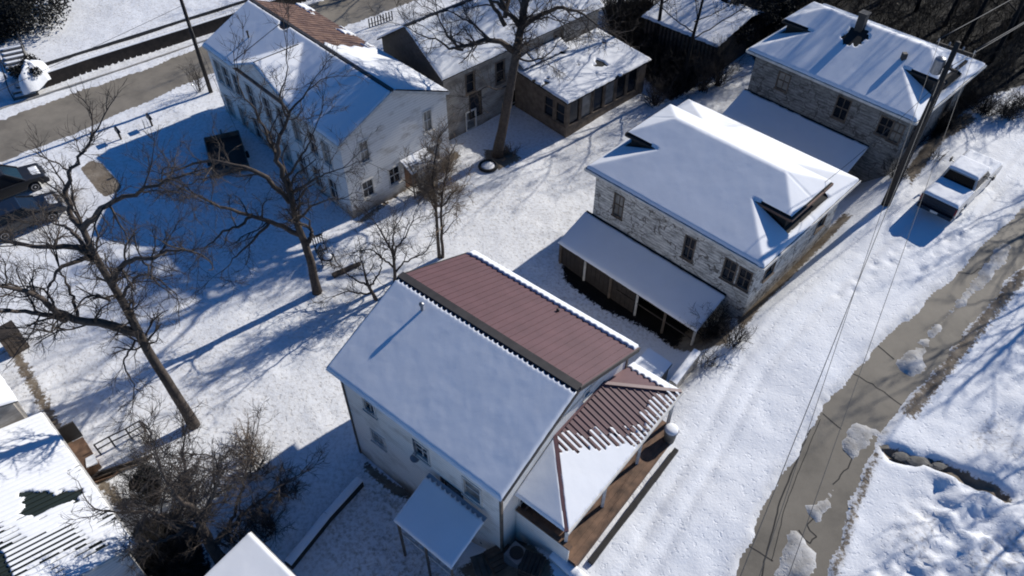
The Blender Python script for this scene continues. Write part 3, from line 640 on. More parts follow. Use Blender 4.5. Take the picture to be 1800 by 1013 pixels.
ribbed(mb, HB, .2, LB - .1, hb + .05, WB - .02, zmB, .45, rh=.03, rw=.03)
rB = mb.build('roof', M['rust'], tB)
mb = MB(); mb.bar(HB.P(-.02, hb, ZB + MBs * hb + .03), HB.P(LB, hb, ZB + MBs * hb + .03), .2, .05); mb.build('ridge_cap', M['darktrim'], rB)
mb = MB()
for b0, b1 in ((0, hb - .02), (WB, hb + .02)):
    mb.bar(HB.P(-.03, b0, float(zmB(0, b0)) - .08), HB.P(-.03, b1, float(zmB(0, b1)) - .08), .05, .16)
mb.bar(HB.P(0, -.03, ZB - .07), HB.P(4.65, -.03, ZB - .07), .05, .14); mb.bar(HB.P(11.75, -.03, ZB - .07), HB.P(LB, -.03, ZB - .07), .05, .14)
mb.bar(HB.P(4.7, -.03, 5.36), HB.P(8.2, -.03, 6.9), .05, .14); mb.bar(HB.P(11.7, -.03, 5.36), HB.P(8.2, -.03, 6.9), .05, .14); mb.build('fascia', M['trim'], rB)
def sdB(a, b):
    s = np.minimum(np.minimum(a + .02, LB - a), b + .03)
    left = np.minimum(s, hb - .1 - b)
    left = np.minimum(left, np.where((b < 2.9) & (np.abs(a - 8.2) < .06), np.abs(a - 8.2) + .0, 9)) if False else left
    gap = 1.1 - np.hypot((a - 10.75) * 1.2, (b - hb) * 1.3); left = np.minimum(left, -gap + .45)      # hollow at the ridge behind the cross gable
    edge = 7.2 + (fbm(b * 1.1, b * 0 + 7, 3) - .5) * 2.0 - (b - hb) * .25
    right = np.minimum(np.minimum(WB + .03 - b, b - hb - .07), edge - a)
    patch = np.minimum(np.minimum(WB + .02 - b, b - (WB - .8)), (fbm(a * .8, b * 1.5, 33) - .52) * 2) ; right = np.maximum(right, np.minimum(patch, a - 6))
    return np.where(b < hb, left, right)
snowcap(HB, 0, LB, 0, WB, lambda a, b: zfB(np.clip(a, 0, LB), np.clip(b, 0, WB)), sdB, .11, .09, .16, 14, .02).build('roof_snow', M['roofsnow'], tB, True)
mb = MB(); mb.bar(HB.P(8.2, .05, 7.06), HB.P(8.2, 3.1, 7.07), .06, .05); mb.bar(HB.P(11.62, .25, 5.66), HB.P(11.1, 3.6, 7.12), .05, .04); mb.build('ridge_cap', M['darktrim'], rB)
mb = MB(); mb.lathe(HB.P(12.3, 1.9, float(zmB(0, 1.9))), [(.06, -.1), (.06, .5), (.09, .5), (.09, .56)], 8); mb.build('vent_pipe', M['darktrim'], tB)
# hood over the back door, with stoop
mb = MB(); A = [wg.P(3.75, 2.32, .02), wg.P(5.75, 2.32, .02), wg.P(5.75, 1.98, 1.15), wg.P(3.75, 1.98, 1.15)]; mb.slab(A[::-1], .06)
aw = mb.build('door_hood', M['grey_metal'], tB)
for p in (3.85, 5.65):
    mb = MB(); mb.bar(wg.P(p, -.2, 1.05), wg.P(p, 1.97, 1.05), .08); mb.build('hood_post', M['old_wood'], tB)
mb = MB(); mb.slab([wg.P(3.77, 2.37, .03), wg.P(5.73, 2.37, .03), wg.P(5.73, 2.18, .72), wg.P(3.77, 2.2, .66)][::-1], .045); mb.build('hood_snow', M['roofsnow'], aw)
mb = MB(); mb.hexa([wg.P(3.8, -.6, 0), wg.P(3.8, -.6, 1.1), wg.P(5.7, -.6, 1.1), wg.P(5.7, -.6, 0)][::-1], [wg.P(3.8, .0, 0), wg.P(3.8, .0, 1.1), wg.P(5.7, .0, 1.1), wg.P(5.7, .0, 0)][::-1]); mb.build('stoop', M['dark_wood'], tB)
mb = MB(); mb.bar(wg.P(3.85, .9, .1), wg.P(3.85, .9, 1.05), .05); mb.bar(wg.P(3.85, .45, .1), wg.P(3.85, .45, 1.05), .05); mb.bar(wg.P(3.85, .9, 1.05), wg.P(5.65, .9, 1.05), .05)
for i in range(8): mb.bar(wg.P(4.0 + i * .22, -.0, 1.05), wg.P(4.0 + i * .22, .9, 1.05), .03)
mb.build('railing', M['dark_wood'], tB)
# ------------------------------------------------------------------ two hipped houses (a pair of the same type)
def hiphouse(label, o, yaw, L, W, ze, zr, dz, wallm, wins, porch, zb, street_wins, chimney=None):
    fr = Fr(o, yaw); t = thing('house', label, 'house', (*fr.P(L / 2, W / 2, 0)[:2], 0))
    m = (zr - ze) / (W / 2); bd = (dz - ze) / m; av = bd            # dormer eave meets hip at a=b
    af, ar = .45, 2.15                                             # dormer eave front, dormer hip apex
    main = lambda a, b: ze + m * np.minimum(np.minimum(a, L - a), np.minimum(b, W - b))
    def dorm(a, b):
        aa = np.minimum(a, L - a); z = np.minimum(ze + m * np.minimum(b, W - b), dz + (zr - dz) / (ar - af) * (aa - af))
        ok = (aa >= af) & (b > bd) & (b < W - bd) & (aa < W / 2); return np.where(ok, z, -9)
    zf = lambda a, b: np.maximum(main(a, b), dorm(a, b))
    ws = house_walls(fr, .45, L - .45, .45, W - .45); zt = ze - .06
    for tl, br in wins: win_px(t, ws['left'], tl, br, M['old_wood'], cols=2, fw=.06)
    for p, q0, q1 in street_wins: window(t, ws['front'], p, q0, p + .8, q1, M['old_wood'])
    mb = MB()
    for k in ws: ws[k].fill(mb, zb, zt)
    mb.build('wall', wallm, t)
    mb = MB()
    for z in (0,):
        P = lambda a, b: fr.P(a, b, ze + m * min(min(a, L - a), min(b, W - b)))
        h = W / 2
        mb.slab([P(0, 0), P(h, h), P(L - h, h), P(L, 0)][::-1], .12); mb.slab([P(0, W), P(L, W), P(L - h, h), P(h, h)][::-1], .12)
        mb.slab([P(0, 0), P(0, W), P(h, h)][::-1], .12); mb.slab([P(L, 0), P(L - h, h), P(L, W)][::-1], .12)
    mb.slab([fr.P(0, 0, ze - .125), fr.P(0, W, ze - .125), fr.P(L, W, ze - .125), fr.P(L, 0, ze - .125)][::-1], .03)
    roof = mb.build('roof', M['dark_roof'], t)
    for side in (0, 1):
        def D(a, b, z): return fr.P(a if side == 0 else L - a, b, z)
        def O(l): return l[::-1] if side == 0 else l
        mb = MB(); h = W / 2
        mb.slab(O([D(af, bd, dz), D(ar, h, zr), D(h, h, zr), D(bd, bd, dz)]), .1); mb.slab(O([D(af, W - bd, dz), D(W - (W - bd), W - bd, dz), D(h, h, zr), D(ar, h, zr)]), .1); mb.slab(O([D(af, bd, dz), D(af, W - bd, dz), D(ar, h, zr)]), .1)
        g = mb.build('dormer', M['dark_roof'], t)
        mb = MB(); wa = af + .28
        for q in ([D(wa, bd + .2, ze + .2), D(wa, W - bd - .2, ze + .2), D(wa, W - bd - .2, dz - .02), D(wa, bd + .2, dz - .02)], [D(bd + .2, bd + .2, ze + .5), D(wa, bd + .2, ze + .2), D(wa, bd + .2, dz - .02), D(bd + .2, bd + .2, dz - .02)], [D(wa, W - bd - .2, ze + .2), D(bd + .2, W - bd - .2, ze + .5), D(bd + .2, W - bd - .2, dz - .02), D(wa, W - bd - .2, dz - .02)]):
            mb.poly(q if side == 0 else q[::-1])
        mb.build('dormer_wall', M['dark_wood'], g)
        mb = MB(); mb.bar(D(af - .03, bd, dz - .07), D(af - .03, W - bd, dz - .07), .05, .14); mb.bar(D(af, bd - .03, dz - .07), D(bd, bd - .03, dz - .07), .05, .14); mb.build('dormer_fascia', M['brown_trim'] if side == 0 and zb < -1 else M['dark_wood'], g)  # dark timber on the other fascias stands in for their shadow
    mb = MB(); mb.bar(fr.P(-.03, -.03, ze - .08), fr.P(-.03, W + .03, ze - .08), .05, .15); mb.bar(fr.P(0, -.03, ze - .08), fr.P(L, -.03, ze - .08), .05, .15); mb.bar(fr.P(L + .03, -.03, ze - .08), fr.P(L + .03, W + .03, ze - .08), .05, .15); mb.build('fascia', M['trim'], roof)
    def sd(a, b):
        s = np.minimum(np.minimum(a, L - a), np.minimum(b, W - b)) - .01
        aa = np.minimum(a, L - a); lip = np.where((b > bd - .02) & (b < W - bd + .02), np.abs(aa - af) - .03, 9); side_ = np.where((aa > af) & (aa < bd + .05), np.minimum(np.abs(b - bd), np.abs(b - W + bd)) - .0, 9)
        out = np.minimum(s, np.minimum(np.where(lip < .12, lip + .0, 9), 9))
        out = np.minimum(out, np.abs(b - W / 2) * .8 + .012)             # wind-scoured ridge
        if chimney:
            r_ = np.hypot(a - chimney[0], b - chimney[1]); out = np.minimum(out, r_ - chimney[2] - .3 * (fbm(np.arctan2(b - chimney[1], a - chimney[0]) * 3.2, r_ * 0, 3) - .5) * 2)
        return out
    snowcap(fr, 0, L, 0, W, lambda a, b: zf(np.clip(a, 0, L), np.clip(b, 0, W)), sd, .085, .085, .1, int(L * 10) % 17, .015, .26).build('roof_snow', M['roofsnow'], t, True)
    # lean-to porch along the near side
    a0, a1, zt_, zl, dep, zg = porch
    zp = lambda a, b: zt_ + (zt_ - zl) / dep * (b - .45)
    mb = MB(); deckplan(mb, fr, [(a0, .45 - dep), (a0, .44), (a1, .44), (a1, .45 - dep)][::-1], zp, .1); pr = mb.build('porch_roof', M['dark_roof'], t)
    snowcap(fr, a0, a1, .45 - dep, .44, lambda a, b: zp(a, b), lambda a, b: np.minimum(np.minimum(a - a0 + .03, a1 + .03 - a), np.minimum(b - .45 + dep + .04, .33 + .1 * (fbm(a * 1.5, a * 0, 7) - .6) - b)), .1, .09, .12, 8, .015).build('porch_snow', M['roofsnow'], pr, True)
    n = 6
    for i in range(n):
        a = a0 + .1 + (a1 - a0 - .2) * i / (n - 1); mb = MB(); q = fr.P(a, .45 - dep + .12, 0)
        mb.bar((q[0], q[1], min(zg, G(q[0], q[1])) - .3), (q[0], q[1], zl - .03), .11); mb.build('porch_post', M['old_wood'] if i % 2 else M['trim'], t)
    mb = MB(); mb.bar(fr.P(a0, .57 - dep, zl - .16), fr.P(a1, .57 - dep, zl - .16), .07, .16); mb.bar(fr.P(a0 + .1, .57 - dep, zg + .95), fr.P(a1 * .55 + a0 * .45, .57 - dep, zg + .95), .05, .08); mb.build('porch_beam', M['dark_wood'], t)
    mb = MB(); mb.hexa([fr.P(a0, .45 - dep, zg - 1), fr.P(a0, .445, zg - 1), fr.P(a1, .445, zg - 1), fr.P(a1, .45 - dep, zg - 1)][::-1], [fr.P(a0, .45 - dep, zg), fr.P(a0, .445, zg), fr.P(a1, .445, zg), fr.P(a1, .45 - dep, zg)][::-1]); mb.build('porch_floor', M['dark_wood'], t)
    mb = MB()
    for i in range(20):
        a = a1 - .1 - i * .3
        if a < a0 + (a1 - a0) * .42: break
        mb.bar(fr.P(a, .62 - dep, zg), fr.P(a, .62 - dep, zl - .18), .28, .03, up=(fr.v[0], fr.v[1], 0))
    mb.build('porch_boarding', M['dark_wood'], t)
    return fr, t, zf
frC, tC, zfC = hiphouse('hipped house with smooth snow roof and lean-to porch, directly beyond the maroon roofed house', (11.53, 24.87), .79, 10.8, 9.2, 5.5, 7.35, 6.57, M['vein_wall'],
    [((1082, 340), (1092, 384)), ((1207, 414), (1215, 459)), ((1277, 454), (1287, 497)), ((1303, 470), (1313, 511))], (1.55, 10.75, 2.35, 1.45, 2.35, -.35), -1.6, [(1.2, 3.3, 4.6), (6.2, 3.3, 4.6)])
frD, tD, zfD = hiphouse('hipped house with a melted black ring round the chimney on its snow roof', (21.93, 35.15), .76, 10.87, 8.8, 6.5, 8.4, 7.65, M['vein_wall_dark'],
    [((1371, 126), (1382, 161)), ((1475, 169), (1484, 213)), ((1551, 204), (1561, 242)), ((1573, 215), (1583, 255))], (2.0, 10.6, 3.75, 2.75, 2.2, 1.0), -.4, [(1.2, 4.0, 5.4), (5.5, 4.0, 5.4)], chimney=(6.05, 3.45, .66))
mb = MB(); zc = float(zfD(6.2, 3.9)); q = [(5.95, 3.75), (5.95, 4.2), (6.4, 4.2), (6.4, 3.75)]
mb.hexa([frD.P(*p, zc - .5) for p in q][::-1], [frD.P(*p, zc + .95) for p in q][::-1]); q = [(5.9, 3.7), (5.9, 4.25), (6.45, 4.25), (6.45, 3.7)]; mb.hexa([frD.P(*p, zc + .953) for p in q][::-1], [frD.P(*p, zc + 1.05) for p in q][::-1]); mb.build('chimney', M['darktrim'], tD)
mb = MB(); mb.bar(frD.P(2.9, 3.1, float(zfD(2.9, 3.1))), frD.P(2.9, 3.1, float(zfD(2.9, 3.1)) + .45), .25); mb.build('roof_vent', M['darktrim'], tD)
# ------------------------------------------------------------------ long grey building behind, with flat roofed annex
HE = Fr((-4.35, 42.3), math.atan2(-10.85, 9.9) + math.pi / 2); YE = R(90 - 47.6)
HE = Fr((-4.35, 42.3), YE)       # v runs along the building, u away from the camera
LE, WE, ZE = 14.75, 7.0, 4.85; ME = 2.25 / 3.5
tE = thing('house', 'long weathered grey house with flat annex, behind the tall leaning tree', 'house', (*HE.P(3.5, 7, 0)[:2], .4))
wn = Wall(HE.P(.25, .25, 0), HE.P(.25, LE - .2, 0)); wE = {'n': wn, 'r': Wall(HE.P(.25, LE - .2, 0), HE.P(WE - .25, LE - .2, 0)), 'b': Wall(HE.P(WE - .25, LE - .2, 0), HE.P(WE - .25, .25, 0)), 'l': Wall(HE.P(WE - .25, .25, 0), HE.P(.25, .25, 0))}
for tl, br in (((819, 133), (834, 158)), ((872, 112), (886, 140)), ((820, 200), (836, 222)), ((900, 160), (921, 195)), ((929, 142), (946, 172)), ((975, 58), (988, 80))): win_px(tE, wn, tl, br, M['trim'] if tl[1] > 141 else M['old_wood'], fw=.1)
window(tE, wn, 2.1, .9, 3.0, 2.6, M['dark_wood'], name='door', rows=1, sill=False)
mb = MB(); zfE = lambda a, b: ZE + ME * np.minimum(a, WE - a)
mg = MB(); M['gable_shade'] = plain('shade_dark_gable', (.045, .045, .05), .8, .3, 4)  # end wall painted dark: its shade is put into the colour
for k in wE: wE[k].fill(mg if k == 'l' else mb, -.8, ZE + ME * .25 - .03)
for b, r in ((.25, -1), (LE - .2, 1)):
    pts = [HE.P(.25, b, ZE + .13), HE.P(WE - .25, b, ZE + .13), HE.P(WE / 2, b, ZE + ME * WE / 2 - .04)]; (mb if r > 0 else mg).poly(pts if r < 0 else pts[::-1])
mb.build('wall', M['grey_wall'], tE); mg.build('gable_wall', M['gable_shade'], tE)
mb = MB(); deckplan(mb, HE, [(0, 0), (0, LE), (WE / 2, LE), (WE / 2, 0)][::-1], zfE, .1); deckplan(mb, HE, [(WE / 2, 0), (WE / 2, LE), (WE, LE), (WE, 0)][::-1], zfE, .1)
rE = mb.build('roof', M['dark_roof'], tE)
mb = MB(); mb.bar(HE.P(WE / 2, -.02, 7.13), HE.P(WE / 2, LE, 7.13), .2, .06); mb.build('ridge_cap', M['black'], rE)
snowcap(HE, 0, WE, 0, LE, lambda a, b: zfE(np.clip(a, 0, WE), b), lambda a, b: np.minimum(np.minimum(np.minimum(a, WE - a), np.minimum(b, LE - b)) + .03, np.abs(a - WE / 2) - .09), .1, .11, .14, 21, .02).build('roof_snow', M['roofsnow'], tE, True)
mb = MB(); mb.slab([HE.P(.24, 6.3, 3.9), HE.P(.24, 10.6, 3.9), HE.P(-.75, 10.6, 3.45), HE.P(-.75, 6.3, 3.45)], .06); pr = mb.build('pent_roof', M['dark_roof'], tE)
snowcap(HE, -.75, .22, 6.3, 10.6, lambda a, b: 3.45 + (a + .75) * .45, lambda a, b: np.minimum(np.minimum(a + .75, .2 - a), np.minimum(np.minimum(b - 6.3, 10.6 - b), np.abs(b - 7.4) - .05)), .07, .07, .1, 22).build('pent_snow', M['roofsnow'], pr, True)
# annex: flat roof at 3 m
xa = [at(948, 140, 3)[:2], at(1057, 59, 3)[:2], at(1123, 114, 3)[:2], at(995, 178, 3)[:2]]; la = [HE.loc(p) for p in xa]
A0, A1 = -5.5, -.1; B0, B1 = min(la[0][1], la[3][1]), max(la[1][1], la[2][1])
A0 = min(la[2][0], la[3][0]); A1 = max(min(la[0][0], la[1][0]), -.8)
tX = tE; ws = {'n': Wall(HE.P(A0 + .2, B0 + .2, 0), HE.P(A0 + .2, B1 - .2, 0)), 'l': Wall(HE.P(.2, B0 + .2, 0), HE.P(A0 + .2, B0 + .2, 0)), 'r': Wall(HE.P(A0 + .2, B1 - .2, 0), HE.P(.2, B1 - .2, 0))}
for p in np.arange(.25, ws['n'].L - 1.0, 1.15): window(tE, ws['n'], p, .9, p + .95, 2.65, M['old_wood'], rows=1, fw=.07, sill=False)  # window panes stand in for the shaded openings of an open porch
if ws['l'].L > 2.2: window(tE, ws['l'], ws['l'].L - 1.0, 1.0, ws['l'].L - .2, 2.4, M['old_wood']); window(tE, ws['l'], ws['l'].L - 2.1, 1.0, ws['l'].L - 1.3, 2.4, M['old_wood'])
mb = MB()
for k in ws: ws[k].fill(mb, -.8, 2.86)
mb.build('annex_wall', M['old_wood'], tE)
zX = lambda a, b: 2.9 + (a - A0) * .06
mb = MB(); deckplan(mb, HE, [(A0, B0), (A0, B1), (.23, B1), (.23, B0)][::-1], zX, .14); rx = mb.build('annex_roof', M['dark_roof'], tE)
snowcap(HE, A0, .2, B0, B1, zX, lambda a, b: np.minimum(np.minimum(np.minimum(a - A0, .15 - a), np.minimum(b - B0, B1 - b)) + .02, (fbm(a * 1.2, b * 1.2, 55) - .27) * 1.2), .1, .1, .14, 23, .05).build('annex_snow', M['roofsnow'], rx, True)
# ------------------------------------------------------------------ garage at the top, beyond the gully
f0, f1, f2 = at(1260, 83, 3)[:2], at(1189, 38, 3)[:2], at(1346, 3, 3)[:2]
HF = Fr(f0, .80); LF, WF = 6.6, 8.6
tF = thing('shed', 'low snow roofed outbuilding with dark upright boards, half overgrown, beyond the gully', 'shed', (*HF.P(3, 4, 0)[:2], .6))
wF = house_walls(HF, .15, LF - .15, .15, WF - .15); mb = MB(); gF = G(*HF.P(3, 4, 0)[:2])
for k in wF: wF[k].fill(mb, gF - 1.2, 2.95)
mb.build('wall', M['dark_wood'], tF)
mb = MB()
for i in range(19): mb.bar(wF['left'].P(.2 + i * .34, gF - .6, .03), wF['left'].P(.2 + i * .34, 2.9, .03), .16, .05, up=(wF['left'].n[0], wF['left'].n[1], 0))
mb.build('boarding', M['old_wood'], tF)
zF = lambda a, b: 3.0 + .18 * np.minimum(b, WF - b)
mb = MB(); deckplan(mb, HF, [(0, 0), (0, WF / 2), (LF, WF / 2), (LF, 0)][::-1], zF, .12); deckplan(mb, HF, [(0, WF / 2), (0, WF), (LF, WF), (LF, WF / 2)][::-1], zF, .12); rf = mb.build('roof', M['dark_roof'], tF)
snowcap(HF, 0, LF, 0, WF, zF, lambda a, b: np.minimum(np.minimum(np.minimum(a, LF - a), np.minimum(b, WF - b)) + .04, 5.9 - b + (fbm(a, b, 71) - .5) * 4), .13, .11, .16, 24, .08).build('roof_snow', M['roofsnow'], tF, True)
# ------------------------------------------------------------------ green metal roofed house, lower left
g1, g0 = at(73, 726, 3.2)[:2], at(237, 958, 3.2)[:2]; e = g1 - g0; LG = float(np.hypot(*e)); yG = math.atan2(-e[0], e[1])
HG = Fr(g0, yG); WG = 9.0; sG = .24; zG = lambda a, b: 3.2 + sG * np.minimum(-b, WG + b)
tG = thing('house', 'low house with snow streaked green ribbed metal roof', 'house', (*HG.P(4, -4, 0)[:2], 0))
wG = {'r': Wall(HG.P(.2, -.35, 0), HG.P(LG, -.35, 0)), 'f': Wall(HG.P(.2, -WG + .3, 0), HG.P(.2, -.35, 0))}; mb = MB()
window(tG, wG['r'], 1.2, .9, 2.1, 2.3, M['trim'])
for k in wG: wG[k].fill(mb, -1.2, 3.2)
mb.poly([HG.P(.2, -WG + .3, 3.2), HG.P(.2, -.35, 3.2), HG.P(.2, -WG / 2, 3.2 + sG * WG / 2 - .1)])
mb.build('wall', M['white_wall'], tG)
mb = MB(); deckplan(mb, HG, [(0, 0), (LG, 0), (LG, -WG / 2), (0, -WG / 2)], zG, .09); deckplan(mb, HG, [(0, -WG / 2), (LG, -WG / 2), (LG, -WG), (0, -WG)], zG, .09)
for i in range(int(LG / .23)): mb.bar(HG.P(.1 + i * .23, -.01, 3.2 + .012), HG.P(.1 + i * .23, -WG / 2, float(zG(0, -WG / 2)) + .012), .03, .05)
rg = mb.build('roof', M['green_roof'], tG)
mb = MB(); mb.bar(HG.P(-.02, .05, 3.12), HG.P(LG, .05, 3.12), .1, .12); mb.bar(HG.P(-.03, 0, 3.12), HG.P(-.03, -WG / 2, float(zG(0, -WG / 2)) - .06), .05, .16); mb.build('gutter', M['trim'], rg)
mlt = [HG.loc(at(x, y, 3.7)) for x, y in ((35, 868), (62, 858), (88, 866), (135, 854), (132, 876), (98, 884), (60, 908), (45, 905))]
mlt2 = [HG.loc(at(x, y, 4.0)) for x, y in ((-30, 960), (0, 970), (22, 1013), (-5, 1060), (-60, 1030))]
def sdG(a, b):
    s = np.minimum(np.minimum(a, LG - a + .02), -b + .03); s = np.minimum(s, WG / 2 - .06 + b)
    rib = np.abs((a - .1) / .23 - np.round((a - .1) / .23)) * .23
    n = fbm(a * .5, b * .5, 61); lo = sm((LG * .72 - a) / 1.2)
    s = np.where(rib < .028, np.minimum(s, (n - .22 - .22 * lo) * 1.2), s)
    m1 = sdpoly(a, b, mlt) + (fbm(a * 5, b * 1.2, 62) - .5) * .5; m2 = sdpoly(a, b, mlt2) + (fbm(a * 3, b * 3, 63) - .5) * .2
    return np.minimum(s, np.minimum(-m1, -m2))
snowcap(HG, 0, LG, -WG / 2, 0, lambda a, b: zG(a, b) - .026 * np.cos(2 * math.pi * (a - .1) / .23) * sm((fbm(a * .3, b * .3, 66) - .3) / .25), sdG, .07, .045, .06, 31, .015).build('roof_snow', M['roofsnow'], tG, True)
# its taller rear part
q0 = HG.P(LG + .02, -.1, 0); HG2 = Fr(q0[:2], yG)
mb = MB(); w1 = Wall(HG2.P(0, -7, 0), HG2.P(0, -.5, 0)); w2 = Wall(HG2.P(0, -.5, 0), HG2.P(7, -.5, 0)); h1 = 4.6
window(tG, w1, w1.L - 2.0, 3.75, w1.L - 1.3, 4.45, M['trim'], sill=False)
w1.fill(mb, -1, h1); w2.fill(mb, -1, h1); mb.poly([HG2.P(0, -7, h1), HG2.P(0, -.5, h1), HG2.P(0, -3.75, h1 + 1.25)]); mb.build('gable_wall', M['grey_wall'], tG)
z2 = lambda a, b: h1 + .02 + .38 * np.minimum(-b - .3, 7.2 + b)
mb = MB(); deckplan(mb, HG2, [(-.15, -.3), (7, -.3), (7, -3.75), (-.15, -3.75)], z2, .1); deckplan(mb, HG2, [(-.15, -3.75), (7, -3.75), (7, -7.2), (-.15, -7.2)], z2, .1); r2 = mb.build('upper_roof', M['green_roof'], tG)
snowcap(HG2, -.15, 7, -7.2, -.3, z2, lambda a, b: np.minimum(np.minimum(a + .17, 7 - a), np.minimum(-b - .28, 7.2 + b)), .12, .1, .14, 32).build('upper_roof_snow', M['roofsnow'], r2, True)
# ------------------------------------------------------------------ snow covered roof at the bottom edge
HH = Fr(at(440, 937, 3.3)[:2], .87)
tH = thing('shed', 'outbuilding with plain smooth snow roof cut by the bottom edge of the photo', 'shed', (*HH.P(-2, -2, 0)[:2], -.3))
zH = lambda a, b: 3.3 + b * .12
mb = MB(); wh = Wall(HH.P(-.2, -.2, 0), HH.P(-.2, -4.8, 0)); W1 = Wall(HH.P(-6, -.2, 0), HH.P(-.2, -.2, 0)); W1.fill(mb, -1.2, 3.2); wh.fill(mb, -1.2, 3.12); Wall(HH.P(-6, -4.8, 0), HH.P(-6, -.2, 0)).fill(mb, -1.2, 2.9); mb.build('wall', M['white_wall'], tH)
mb = MB(); deckplan(mb, HH, [(-6.2, 0), (0, 0), (0, -5), (-6.2, -5)], zH, .1); rh = mb.build('roof', M['grey_metal'], tH)
mb = MB(); mb.bar(HH.P(-6.2, .03, 3.24), HH.P(.03, .03, 3.24), .06, .12); mb.build('fascia', M['trim'], rh)
snowcap(HH, -6.2, 0, -5, 0, zH, lambda a, b: np.minimum(np.minimum(-a, a + 6.2), np.minimum(-b, b + 5)) + .03, .1, .09, .1, 33, .01).build('roof_snow', M['roofsnow'], tH, True)
# ------------------------------------------------------------------ walls and steps in the ground
def lowwall(name, label, cat, pts, w, top, mat, snow=.07, drop=.6):
    """pts: plan points; top: height of the wall top at each point"""
    c = thing(name, label, cat, (*pts[0][:2], top[0] - .5))
    mb = MB(); ms = MB(); n = len(pts)
    for i in range(n - 1):
        a, b = np.array(pts[i][:2]), np.array(pts[i + 1][:2]); e = (b - a) / np.hypot(*(b - a)); nn = np.array([-e[1], e[0]]) * w / 2
        q = [a - nn, b - nn, b + nn, a + nn]; za, zb = top[i], top[i + 1]
        g = [min(G(*a), za) - drop, min(G(*b), zb) - drop]
        mb.hexa([(*q[0], g[0]), (*q[1], g[1]), (*q[2], g[1]), (*q[3], g[0])], [(*q[0], za), (*q[1], zb), (*q[2], zb), (*q[3], za)])
        if snow:
            k = .6; N = max(2, int(np.hypot(*(b - a)) / .25)); rows = []
            for j in range(N + 1):
                t = j / N; p = a + (b - a) * t; z = za + (zb - za) * t; r = []
                for s_, hh in ((-1.08, -.02), (-.95, .6), (-.4, 1), (.4, 1), (.95, .6), (1.08, -.02)):
                    pp = p + nn * s_; r.append((*pp, z + .004 + snow * hh * (1 + .5 * (random.random() - .5) if hh > 0 else 1)))
                rows.append(r)
            ms.grid(np.array(rows))
    o = mb.build('wall', mat, c)
    if snow: ms.build('snow_cap', M['snow'], c, True)
    return c
top = lambda l, h: [G(*p[:2]) + h for p in l]
p = [atg(80, 153)[:2], atg(170, 122)[:2], atg(260, 93)[:2], atg(345, 66)[:2], atg(470, 25)[:2], atg(560, -5)[:2], atg(700, -50)[:2]]
lowwall('retaining_wall', 'dark retaining wall along the far side of the upper road below the snowy lawn', 'wall', p, .22, [float(gz0(*q)) + .98 for q in p], M['dark_wood'], .06)
p = [atg(84, 150)[:2] + np.array([-.55, .75]), atg(345, 64)[:2] + np.array([-.55, .75]), atg(560, -5)[:2] + np.array([-.55, .75])]
lowwall('kerb_rail', 'low dark edging rail at the foot of the snowy lawn above the retaining wall', 'railing', p, .1, [float(gz(*q)) + .22 for q in p], M['black'], 0, .3)
p = [atg(0, 268)[:2], atg(0, 269)[:2]]
# pavement edge between the upper road and the retaining wall
p = [atg(-60, 213)[:2], atg(105, 158)[:2], atg(205, 126)[:2], atg(340, 80)[:2], atg(560, 5)[:2]]
mb = MB()
for a, b in zip(p[:-1], p[1:]):
    mb.bar((*a, G(*a) + .02), (*b, G(*b) + .02), .12, .14)
struct(mb.build('kerb', M['concrete']))
p = [at(632, 842, .1)[:2], at(575, 905, 0)[:2], at(505, 990, 0)[:2]]
lowwall('garden_wall', 'low snow capped wall running from the cream house toward the bottom edge', 'wall', p, .36, [.08, .0, -.05], M['dark_wood'], .1)
p = [at(1183, 672, 2.3)[:2], at(1203, 645, 2.4)[:2], at(1226, 616, 2.5)[:2]]
lowwall('retaining_wall', 'short snow capped retaining wall between the maroon roof and the near hipped house', 'wall', p, .35, [2.25, 2.35, 2.45], M['concrete'], .08, 2.5)
p = [at(972, 972, 2.0)[:2], at(1000, 996, 2.0)[:2], at(1040, 1030, 2.0)[:2]]
lowwall('concrete_wall', 'white concrete wall with thick snow cap at the bottom edge below the porch', 'wall', p, .45, [2.0, 1.95, 1.9], M['trim'], .12, 2)
# grey slab roof between porch and retaining wall
q = [at(1112, 640, 2.2), at(1140, 612, 2.2), at(1182, 640, 2.2), at(1158, 668, 2.2)]
tL = thing('cellar_roof', 'small flat grey snow dusted cellar roof beside the right end of the ribbed porch', 'roof', (*np.mean(q, 0)[:2], .5))
mb = MB(); mb.slab([tuple(x) for x in q], .14); mb.build('slab', M['grey_metal'], tL); mb = MB(); c_ = np.mean(q, 0); qq = [tuple(c_ + (x - c_) * .88 - np.array([0, 0, .145])) for x in q]; mb.slab(qq, 2.4); mb.build('base', M['concrete'], tL)
mb = MB(); mb.slab([tuple(c_ + (x - c_) * .98 + np.array([0, 0, .045])) for x in q], .04); mb.build('snow', M['roofsnow'], tL)
# long dark timber lying in the snow before the porch
p, q = HA.P(-2.86, 1.75, 0), HA.P(-2.9, 7.9, 0)
mb = MB(); n = 14
for i in range(n):
    a = np.array(p[:2]) + (np.array(q[:2]) - np.array(p[:2])) * i / n; b = np.array(p[:2]) + (np.array(q[:2]) - np.array(p[:2])) * (i + .985) / n
    mb.bar((*a, G(*a) + .10), (*b, G(*b) + .10), .19 + .03 * random.random(), .22)
tag(mb.build('timber_kerb', M['crack']), 'long dark timber edging lying in the snow parallel to the porch deck', 'edging')
